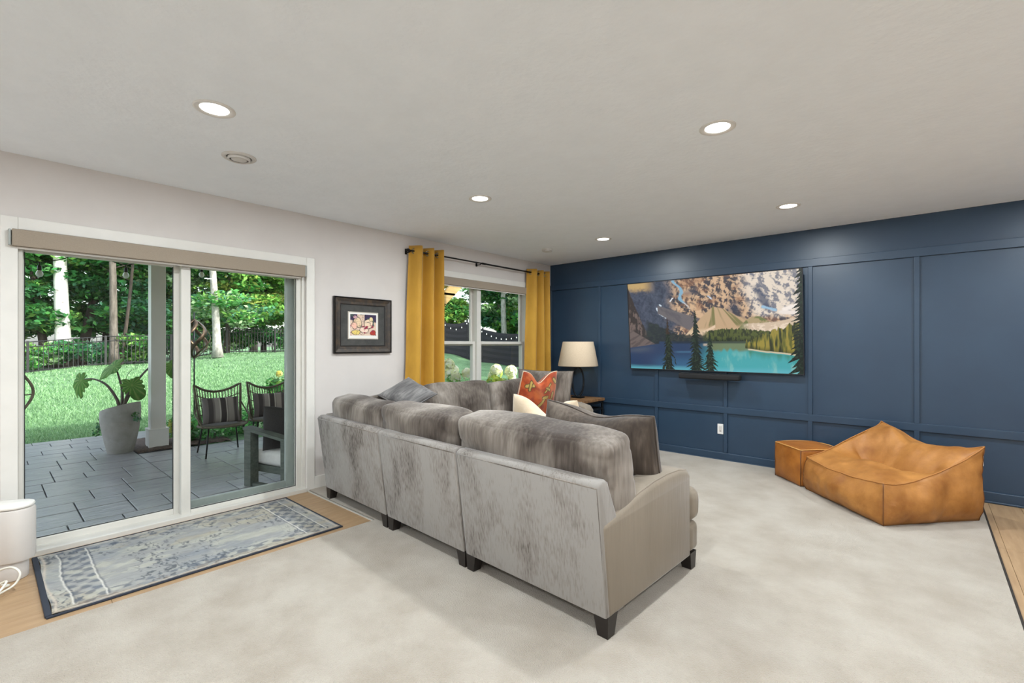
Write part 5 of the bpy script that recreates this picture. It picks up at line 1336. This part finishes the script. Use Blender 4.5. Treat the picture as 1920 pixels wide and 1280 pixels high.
# --- dark privacy fence seen through the window, with fairy lights
PF = [(-11.6, 10.3, 1.25, 2.35), (-9.66, 11.77, 1.00, 2.16), (-9.1, 12.4, 0.80, 2.22), (-8.58, 12.73, 0.60, 1.91), (-6.78, 12.98, 0.46, 1.72), (-5.0, 13.2, 0.38, 1.60)]
t = thing('privacy_fence', 'dark fabric privacy fence on the slope seen through the window', 'fence', (PF[1][0], PF[1][1], 0))
o0 = Vector((PF[1][0], PF[1][1], 0))
for p in PF: bar('post', Vector((p[0], p[1], p[2] - 0.15)) - o0, Vector((p[0], p[1], p[3] + 0.05)) - o0, 0.03, t, M['fence'], 8)
for p, q in zip(PF[:-1], PF[1:]):
    n = 10; rows = 12; V_ = []; F_ = []
    dirv = Vector((q[0] - p[0], q[1] - p[1], 0)).normalized(); nrm = Vector((dirv.y, -dirv.x, 0))
    for side in (0.012, -0.012):
        for i in range(n + 1):
            s_ = i / n
            for j in range(rows + 1):
                w = j / rows; b0 = p[2] + (q[2] - p[2]) * s_ - 0.05; t0 = p[3] + (q[3] - p[3]) * s_ - 0.07 * math.sin(math.pi * s_)
                V_.append(Vector((p[0] + (q[0] - p[0]) * s_, p[1] + (q[1] - p[1]) * s_, b0 + (t0 - b0) * w)) + nrm * (side + 0.012 * (j % 2)) - o0)
    m_ = (n + 1) * (rows + 1)
    for sd in range(2):
        for i in range(n):
            for j in range(rows):
                a = sd * m_ + i * (rows + 1) + j; F_.append((a, a + rows + 1, a + rows + 2, a + 1))
    bb = MB(); bb.add(V_, F_); part('fabric_panel', bb, M['mesh_fence'], t)
t = thing('fairy_lights', 'string of small white lights draped along the dark privacy fence', 'string lights', (PF[1][0], PF[1][1], 0))
wire = []
for p, q in zip(PF[:-1], PF[1:]):
    dirv = Vector((q[0] - p[0], q[1] - p[1], 0)); nrm = Vector((dirv.y, -dirv.x, 0)).normalized()
    L_ = dirv.length; k_ = max(2, int(L_ / 0.21))
    for i in range(k_):
        s_ = i / k_; wire.append(Vector((p[0] + dirv.x * s_, p[1] + dirv.y * s_, p[3] - 0.06 + (q[3] - p[3]) * s_ - 0.20 * math.sin(math.pi * s_))) + nrm * 0.06 - o0)
bb = MB(); bb.tube(wire, 0.006, 5); part('wire', bb, M['fence'], t)
bb = MB(); bb.lathe([(0.0, -0.06), (0.013, -0.048), (0.017, -0.03), (0.010, -0.01), (0.008, 0.0)], 8); bme = bb.mesh('bulb', True); bme.materials.append(M['bulb_white'])
for p in wire:
    o = link('bulb', bme, None, t); o.location = p

# --- deck over the patio, its column and stair
t = thing('deck', 'tan wooden deck above the patio with its stair seen through the window', 'deck', (-1.6, 5.0, 0))
D0 = Vector((-1.6, 5.0, 0))
for k in range(26):
    x = -4.15 + k * 0.148
    bb = MB(); bb.box(Vector((x, -2.4, 2.72)) - D0, Vector((x + 0.142, 4.35, 2.75)) - D0); part('board', bb, M['deck_wood'], t)
bb = MB(); bb.box(Vector((-4.1, -2.4, 2.60)) - D0, Vector((-4.05, 4.35, 2.72)) - D0); bb.box(Vector((-0.22, -2.4, 2.60)) - D0, Vector((-0.17, 4.35, 2.72)) - D0); part('beam', bb, M['deck_wood'], t)
sl = (2.293 - 1.93) / (5.31 - 4.894)
def sz(y): return 1.93 + (y - 4.894) * sl
for x in (-1.6, -2.55):
    ya, yb_ = 2.75, 5.75
    bb = MB(); bb.prism([(ya - 5.0, sz(ya)), (yb_ - 5.0, sz(yb_)), (yb_ - 5.0, sz(yb_) + 0.23), (ya - 5.0, sz(ya) + 0.23)], 0, x + 1.6 - 0.045, x + 1.6); part('stringer', bb, M['deck_wood'], t)
y = 2.85
while y < 5.7:
    bb = MB(); bb.box(Vector((-2.55, y, sz(y) + 0.19)) - D0, Vector((-1.6, y + 0.24, sz(y) + 0.225)) - D0); part('tread', bb, M['deck_wood'], t)
    y += 0.205
t = thing('column', 'square light grey column with a wider base at the patio edge', 'column', (-3.69, 1.575, PZ))
bb = MB(); bb.rbox((-0.083, -0.083, 0.24), (0.083, 0.083, 2.70), 0.006); part('shaft', bb, M['column'], t)
bb = MB(); bb.rbox((-0.110, -0.110, 0.0), (0.110, 0.110, 0.255), 0.006); bb.rbox((-0.114, -0.114, 0.25), (0.114, 0.114, 0.268), 0.004); part('plinth', bb, M['column'], t)

# --- patio string lights
t = thing('patio_string_lights', 'dark string of clear bulbs hanging above the patio outside the door', 'string lights', (-3.9, 1.3, 0))
wp = loop([(0, -1.6, 2.62), (0, -0.97, 2.36), (0, -0.85, 2.33), (0, -0.6, 2.42), (0, -0.40, 2.60), (0, -0.2, 2.45), (0, -0.03, 2.40), (0, 0.2, 2.5), (0, 0.4, 2.6), (0, 0.86, 2.48), (0, 1.3, 2.56), (0, 1.8, 2.6)])
bb = MB(); bb.tube(wp, 0.006, 6); part('wire', bb, M['black_metal'], t, True)
for (y, z) in ((0.451, 2.188), (1.274, 2.259), (2.156, 2.365)):
    yy = y - 1.3
    bb = MB(); bb.tube([(0, yy, z + 0.15), (0, yy, z + 0.10)], 0.007, 6); bb.lathe([(0.0, 0.105), (0.018, 0.10), (0.022, 0.05), (0.018, 0.04)], 12, Matrix.Translation((0, yy, z))); so = part('bulb_socket', bb, M['black_metal'], t, True)
    bb = MB(); bb.lathe([(0.016, 0.045), (0.034, 0.01), (0.036, -0.01), (0.024, -0.035), (0.0, -0.042)], 14, Matrix.Translation((0, yy, z)), cap=False); part('bulb', bb, M['bulb'], so, True)

# --- planter with elephant ear
PT = Vector((-3.69, 1.187, PZ))
t = thing('planter_pot', 'tall tapered grey planter pot holding a large leaved plant on the patio', 'planter', PT)
prof = [(0.132, 0.0), (0.140, 0.02), (0.165, 0.14), (0.190, 0.28), (0.207, 0.42), (0.213, 0.52), (0.211, 0.60), (0.205, 0.64), (0.188, 0.64), (0.186, 0.58), (0.0, 0.56)]
bb = MB(); bb.lathe(prof, 48)
sr = Vector((0.7487, 0.663, 0))
for v in bb.V:
    if v.z > 0.3: v.z += 0.30 * (v.x * sr.x + v.y * sr.y) * (v.z - 0.3) / 0.34 - 0.045 * (v.z - 0.3) / 0.34
autosmooth(part('pot', bb, M['pot'], t), 50)
bb = MB(); bb.lathe([(0.0, 0.55), (0.185, 0.545)], 32, cap=False); part('soil', bb, M['soil'], t)
t = thing('elephant_ear_plant', 'plant with very large green leaves on long stems in the grey planter', 'plant', PT + Vector((0, 0, 0.54)))
PB = PT + Vector((0, 0, 0.54))
def ear(center, L_, tip, up, curl, seed, ragged=0.0):
    """heart shaped leaf; tip = direction of its point, up = its upper side"""
    tip = Vector(tip).normalized(); up = Vector(up); up = (up - tip * up.dot(tip)).normalized(); sd = tip.cross(up)
    nr, na = 8, 56; V_ = [Vector(center)]; C_ = [lin((150, 180, 90))]; F_ = []
    for i in range(1, nr + 1):
        for k in range(na):
            th = 2 * math.pi * k / na                       # 0 = tip
            rad = 0.62 * (1 - 0.30 * abs(math.sin(th)) ** 1.5) * (1 + 0.42 * max(0, math.cos(th)) ** 3)
            if math.cos(th) < -0.3: rad *= 1 - 0.55 * max(0, (-math.cos(th) - 0.3) / 0.7) ** 3
            if ragged: rad *= 1 - ragged * max(0, mnoise.noise(Vector((math.cos(th) * 3 + seed, math.sin(th) * 3, seed)))) * 1.6
            q = rad * i / nr * L_
            x, y = q * math.cos(th), q * math.sin(th) * 1.05
            z = -curl * (x * x + 0.6 * y * y) / L_ + 0.02 * L_ * math.sin(th * 7 + seed) * (i / nr) ** 2
            V_.append(Vector(center) + tip * x + sd * y + up * z)
            ve = min(abs(((th * 14 / (2 * math.pi)) + 0.5) % 1 - 0.5) * 2, 1)
            C_.append(lin((150, 182, 96)) if (ve < 0.07 and i < nr) or k == 0 else lin((92, 150, 62)) * (0.8 + 0.4 * random.random()))
    for k in range(na): F_.append((0, 1 + k, 1 + (k + 1) % na))
    for i in range(nr - 1):
        for k in range(na):
            k2 = (k + 1) % na; a = 1 + i * na; F_.append((a + k, a + na + k, a + na + k2, a + k2))
    me = mesh_from('leaf', [v - PB for v in V_], F_, True); tone_points(me, np.array(C_))
    o = link('leaf', me, M['ear_leaf'], t); md = o.modifiers.new('thick', 'SOLIDIFY'); md.thickness = 0.003
    return o
def stem(pts, r0, r1):
    P_ = loop([Vector(p) - PB for p in pts]); n_ = len(P_)
    bb = MB(); bb.tube(P_, [r0 + (r1 - r0) * i / (n_ - 1) for i in range(n_)], 8); part('stem', bb, M['stem'], t, True)
toc = Vector((0.85, -0.5, 0.1))
stem([PB + Vector((-0.01, 0, 0)), (-3.72, 1.15, 0.62), (-3.80, 1.06, 0.80), (-3.92, 0.95, 0.875), (-4.02, 0.87, 0.87)], 0.022, 0.007)
ear((-4.05, 0.845, 0.86), 0.30, (-0.35, -0.45, -0.85), (0.5, -0.75, 0.35), 0.5, 3, 0.55)
stem([PB + Vector((0.01, 0.01, 0)), (-3.67, 1.20, 0.72), (-3.69, 1.17, 0.90), (-3.72, 1.14, 1.03)], 0.02, 0.007)
ear((-3.73, 1.13, 1.04), 0.30, (-0.65, -0.60, -0.42), (0.55, -0.35, 0.75), 0.25, 5)
stem([PB + Vector((0.02, 0.02, 0)), (-3.62, 1.24, 0.66), (-3.56, 1.30, 0.78)], 0.02, 0.007)
ear((-3.55, 1.28, 0.80), 0.27, (-0.05, 0.25, -0.95), (0.85, -0.45, 0.2), 0.4, 7, 0.3)
stem([PB + Vector((0.03, 0.0, 0)), (-3.66, 1.27, 0.66), (-3.74, 1.37, 0.84), (-3.86, 1.54, 1.02), (-3.86, 1.70, 1.05)], 0.022, 0.007)
ear((-3.82, 1.775, 1.02), 0.24, (0.25, 0.45, -0.80), (0.75, -0.3, 0.5), 0.5, 9)
stem([PB + Vector((-0.02, 0.02, 0)), (-3.64, 1.22, 0.8), (-3.60, 1.26, 0.96), (-3.54, 1.34, 1.02)], 0.004, 0.002)
t2 = thing('trailing_plant', 'small leaved trailing plant spilling over the left rim of the grey planter', 'plant', PT + Vector((0, 0, 0.52)))
cen = [(-0.16 - 0.02 * k, -0.12 - 0.015 * k, -0.02 - 0.045 * k) for k in range(7)] + [(0.20, 0.12, -0.02), (0.22, 0.14, -0.08), (0.05, 0.0, 0.03), (-0.1, -0.05, 0.03)]
leaf_part('foliage', t2, dict(n=420, centers=cen, radii=[(0.05, 0.05, 0.035)] * len(cen), tones=['deep', 'teal', 'mid'], size=0.016, flat=0.8, rs=77))
bb = MB()
for k in range(3): bb.tube(loop([(0, 0, 0.02), (-0.15, -0.1 + 0.03 * k, 0.05), (-0.22, -0.15 + 0.03 * k, -0.12), (-0.25, -0.2 + 0.04 * k, -0.28)]), 0.003, 5)
part('stems', bb, M['stem'], t2, True)

# --- ground cover, hosta, hydrangeas
r_n = np.random.default_rng(3); cen = []; rad = []
for k in range(260):
    x = -3.55 - 1.7 * r_n.random(); y = 1.95 + 2.8 * r_n.random(); cen.append((x, y, gz(x, y) + 0.06 + 0.10 * r_n.random())); rad.append((0.16, 0.16, 0.09))
V_, Q, C_ = leaves(9000, cen, rad, ['deep', 'mid', 'pale', 'mid'], 0.035, 0.8, 31)
me = mesh_quads('ground_cover', V_, Q); tone_points(me, C_); o = link('ground_cover', me, M['leaf'], None, None, 'stuff'); tag(o, 'low leafy ground cover in the bed behind the woven chairs', 'ground cover')
shrub('hosta', 'bright green leafy plant just right of the column base', -3.80, 1.90, 0.16, 0.36, 90, 0.085, ['bright', 'mid', 'yellow'], 61, None, PZ)
t = shrub('flowering_shrub', 'leafy shrub with a pale yellow flower behind the second woven chair', -4.5, 3.6, 0.36, 0.85, 420, 0.06, ['mid', 'deep', 'bright'], 62)
def flower(parent, c, r, rs, tones=((250, 250, 222), (242, 246, 200), (252, 252, 236))):
    g = np.random.default_rng(rs); n = 150
    d = g.normal(size=(n, 3)); d[:, 2] = np.where(d[:, 2] < -0.5, -d[:, 2], d[:, 2]); d /= np.linalg.norm(d, axis=1)[:, None]
    ctr = np.array(c) + d * r * (0.82 + 0.22 * g.random(n))[:, None] * np.array([1, 1, 1.12])
    a = np.cross(d, g.normal(size=(n, 3))); a /= np.linalg.norm(a, axis=1)[:, None]; b_ = np.cross(d, a); s_ = r * 0.30
    V_ = np.stack([ctr - a * s_, ctr - b_ * s_, ctr + a * s_, ctr + b_ * s_], 1).reshape(-1, 3)
    T_ = np.array([lin(q) for q in tones]); C_ = np.repeat(T_[g.integers(0, len(T_), n)], 4, axis=0)
    me = mesh_quads('flower_head', V_, np.arange(4 * n).reshape(n, 4)); tone_points(me, C_); link('flower_head', me, M['petal'], parent)
flower(t, (0.05, -0.1, 0.86), 0.055, 5, ((240, 224, 110), (236, 232, 150)))
t = shrub('hydrangea', 'white flowering hydrangea outside the left window pane', -0.98, 4.50, 0.40, 0.98, 900, 0.06, ['bright', 'yellow', 'pale', 'mid'], 63, 'hydrangeas under the window', -0.1)
for k, (x, y, z, r) in enumerate(((-0.86, 4.36, 1.03, 0.085), (-0.88, 4.38, 0.91, 0.095), (-0.78, 4.42, 0.86, 0.075), (-0.74, 4.60, 0.90, 0.08), (-0.98, 4.30, 0.98, 0.07), (-1.05, 4.62, 0.93, 0.08))): flower(t, (x + 0.98, y - 4.50, z + 0.1), r, 80 + k)
t = shrub('hydrangea', 'white flowering hydrangea outside the right window pane', -0.98, 5.50, 0.40, 0.92, 900, 0.06, ['bright', 'yellow', 'pale', 'mid'], 64, 'hydrangeas under the window', -0.1)
for k, (x, y, z, r) in enumerate(((-0.96, 5.44, 0.90, 0.10), (-0.82, 5.64, 0.88, 0.10), (-1.1, 5.5, 0.80, 0.08), (-0.9, 5.75, 0.78, 0.07))): flower(t, (x + 0.98, y - 5.50, z + 0.1), r, 90 + k)

# grass blades at the near lawn edge
g = np.random.default_rng(9); n = 80000
bx_ = -5.34 - np.minimum(g.exponential(4.2, n), 16.5); by_ = -1.0 + 10.5 * g.random(n); bz_ = ground(bx_, by_)
keep = ~((bx_ > -5.34) & (by_ < 1.9)); bx_, by_, bz_ = bx_[keep], by_[keep], bz_[keep]; n = len(bx_)
a = g.random(n) * 6.28; far = np.clip((-5.34 - bx_) / 11.5, 0, 1); hgt = (0.03 + 0.035 * g.random(n)) * (1 + 0.5 * far); w = 0.006 * (1 + 2.2 * far)
P0_ = np.stack([bx_ - w * np.cos(a), by_ - w * np.sin(a), bz_ - 0.005], -1); P1_ = np.stack([bx_ + w * np.cos(a), by_ + w * np.sin(a), bz_ - 0.005], -1)
P2_ = np.stack([bx_ + 0.03 * g.normal(size=n), by_ + 0.03 * g.normal(size=n), bz_ + hgt], -1)
me = mesh_quads('grass', np.stack([P0_, P1_, P2_], 1).reshape(-1, 3), np.arange(3 * n).reshape(n, 3))
T_ = np.array([lin(c) for c in ((114, 154, 104), (130, 168, 118), (98, 138, 92), (148, 182, 138))]); tone_points(me, np.repeat(T_[g.integers(0, 4, n)], 3, axis=0))
o = link('grass', me, M['grass'], None, None, 'stuff'); tag(o, 'short green grass along the near edge of the lawn', 'grass')

# --- wind spinner
t = thing('wind_spinner', 'dark copper twisted wind spinner on a thin pole beyond the chairs', 'garden ornament', (-5.64, 2.505, -0.05))
bb = MB(); bb.tube([(0, 0, -0.05), (0, 0, 1.95)], 0.012, 8); part('pole', bb, M['iron'], t, True)
for k in range(6):
    a0 = k * math.pi / 3; V_ = []; F_ = []; n = 28
    for i in range(n + 1):
        s_ = i / n; R_ = 0.245 * math.sin(math.pi * s_) ** 0.85; a = a0 + 2.4 * s_; w = 0.020 + 0.03 * math.sin(math.pi * s_)
        c = Vector((R_ * math.cos(a), R_ * math.sin(a), 1.13 + 0.70 * s_)); tg = Vector((-math.sin(a), math.cos(a), 0.2)).normalized() * w
        nr = Vector((math.cos(a), math.sin(a), 0)) * 0.004
        V_ += [c - tg - nr, c + tg - nr, c + tg + nr, c - tg + nr]
        if i:
            o_ = 4 * i
            for q in range(4): F_.append((o_ - 4 + q, o_ - 4 + (q + 1) % 4, o_ + (q + 1) % 4, o_ + q))
    bb = MB(); bb.add(V_, F_); part('ribbon', bb, M['copper'], t, True)

# --- woven chairs
def woven_chair(label, loc, rz):
    """faces +Y"""
    t = thing('woven_chair', label, 'chair', loc, rz, 'woven garden chairs')
    def bk(x, s_):                        # back surface, s_ 0 seat .. 1 top
        ax = abs(x) / 0.27; zt = 0.77 + 0.11 * ax ** 2 * (1 if ax < 0.93 else 1 - (ax - 0.93) * 1.2)
        z = 0.37 + (zt - 0.37) * s_; return Vector((x * (0.86 + 0.14 * s_), -0.20 - 0.14 * s_ + 0.10 * ax ** 2, z))
    xs_ = np.linspace(-0.27, 0.27, 21)
    bb = MB(); bb.tube([bk(-0.27, s_) for s_ in (0, 0.3, 0.6, 0.9)] + [bk(x, 1) for x in xs_] + [bk(0.27, s_) for s_ in (0.9, 0.6, 0.3, 0)], 0.0155, 8); part('back_frame', bb, M['rattan'], t, True)
    bb = MB()
    for x in np.linspace(-0.24, 0.24, 15): bb.tube([bk(x, s_) for s_ in (0, 0.5, 1)], 0.0065, 5)
    for s_ in (0.25, 0.5, 0.75): bb.tube([bk(x, s_) for x in xs_], 0.007, 5)
    part('back_wires', bb, M['rattan'], t)
    def st(a, r): return Vector((0.27 * r * math.sin(a) * (1.0 if math.cos(a) < 0 else 1.02), 0.02 + 0.245 * r * -math.cos(a) * -1, 0.37 - 0.015 * (1 - r)))
    ring_ = [st(a, 1) for a in np.linspace(0, 2 * math.pi, 36, endpoint=False)]
    bb = MB(); bb.tube(ring_, 0.014, 8, close=True); part('seat_rim', bb, M['rattan'], t, True)
    V_ = [Vector((0, 0.02, 0.352))] + [p + Vector((0, 0, 0.003)) for p in ring_] + [p + Vector((0, 0, -0.012)) for p in ring_] + [Vector((0, 0.02, 0.34))]
    F_ = [(0, 1 + k, 1 + (k + 1) % 36) for k in range(36)] + [(1 + k, 37 + k, 37 + (k + 1) % 36, 1 + (k + 1) % 36) for k in range(36)] + [(73, 37 + (k + 1) % 36, 37 + k) for k in range(36)]
    bb = MB(); bb.add(V_, F_); part('seat', bb, M['rattan'], t)
    for sx in (-1, 1):
        bb = MB(); bb.tube(loop([bk(0.27 * sx, 0.55), Vector((0.29 * sx, -0.05, 0.52)), Vector((0.285 * sx, 0.10, 0.46)), Vector((0.25 * sx, 0.15, 0.375))]), 0.009, 7); part('side_rail', bb, M['rattan'], t, True)
        for sy in (-1, 1):
            bb = MB(); bb.tube([(0.19 * sx, 0.02 + 0.17 * sy, 0.365), (0.235 * sx, 0.02 + 0.235 * sy, 0.0)], 0.0095, 8); part('leg', bb, M['black_metal'], t, True)
    return t
def stripes(uv):
    u, v = uv[:, 0] * 0.5 + 0.5, uv[:, 1]
    C = np.ones((len(u), 3)) * lin((112, 104, 104))
    for (a, c, col) in ((0.14, 0.26, (70, 64, 66)), (0.30, 0.44, (150, 142, 140)), (0.44, 0.455, (196, 188, 182)), (0.47, 0.62, (66, 60, 62)), (0.62, 0.635, (196, 188, 182)), (0.66, 0.82, (146, 138, 136)), (0.84, 0.92, (74, 68, 70))):
        C = over(C, lin(col), ((u > a) & (u < c)) * 1.0)
    return C
def chair_set(x, y, yaw, l1, l2, k):
    woven_chair(l1, (x, y, PZ), yaw - math.pi / 2)
    f = Vector((math.cos(yaw), math.sin(yaw), 0))
    p = Vector((x, y, PZ + 0.385)) - f * 0.02
    throw_pillow(l2, 0.43, 0.34, 0.15, p, (math.radians(-16), 0, yaw + math.pi / 2), M['stripe'], None, 0.0, 0.01, 30 + k, 0.05, 60, stripes)['group'] = 'striped pillows on the woven chairs'
chair_set(-2.66, 2.06, math.radians(-4), 'woven brown garden chair on the patio, fully seen left of the armchair', 'striped grey pillow on the nearer woven chair', 0)
chair_set(-2.75, 2.70, math.radians(-12), 'woven brown garden chair further right, partly hidden by the armchair', 'striped grey pillow on the farther woven chair, behind the armchair', 1)

# --- outdoor armchair (faces away from the house, -X)
t = thing('outdoor_armchair', 'charcoal wooden outdoor armchair with white cushions just outside the door', 'armchair', (-0.87, 1.72, PZ), math.atan2(0.28, 0.96))
def arm_frame(y):
    s_ = bpy.data.objects.new('side_frame', None); COL.objects.link(s_); s_.parent = t
    bb = MB(); bb.prism([(-0.03, 0.555), (0.60, 0.478), (0.60, 0.505), (-0.03, 0.585)], 1, y, y + 0.10); part('arm', bb, M['grey_wood'], s_)
    bb = MB(); bb.rbox((-0.02, y + 0.005, 0.0), (0.075, y + 0.095, 0.56), 0.004); part('post', bb, M['grey_wood'], s_)
    bb = MB(); bb.rbox((0.50, y + 0.005, 0.0), (0.59, y + 0.095, 0.492), 0.004); part('post', bb, M['grey_wood'], s_)
    bb = MB(); bb.rbox((0.075, y + 0.02, 0.0), (0.50, y + 0.08, 0.035), 0.004); part('foot_rail', bb, M['grey_wood'], s_)
arm_frame(0.0); arm_frame(0.72)
bb = MB(); bb.rbox((0.0, 0.10, 0.13), (0.56, 0.72, 0.20), 0.005); part('seat_frame', bb, M['grey_wood'], t)
soft('seat_cushion', (0.60, 0.62, 0.15), 0.04, M['white_cushion'], t, (0.29, 0.41, 0.275), n=10, bulge=(0.01, 0.01, 0.02))
soft('back_cushion', (0.15, 0.60, 0.44), 0.05, M['white_cushion'], t, (0.50, 0.42, 0.52), (0, math.radians(12), 0), n=10, bulge=(0.03, 0.01, 0.01))
throw_pillow('charcoal woven pillow on the outdoor armchair', 0.44, 0.44, 0.20, (-0.66, 2.04, PZ + 0.355), (math.radians(-14), 0, math.atan2(0.28, 0.96) + math.radians(62)), M['charcoal_fabric'], None, 0.02, 0.01, 44, 0.05)
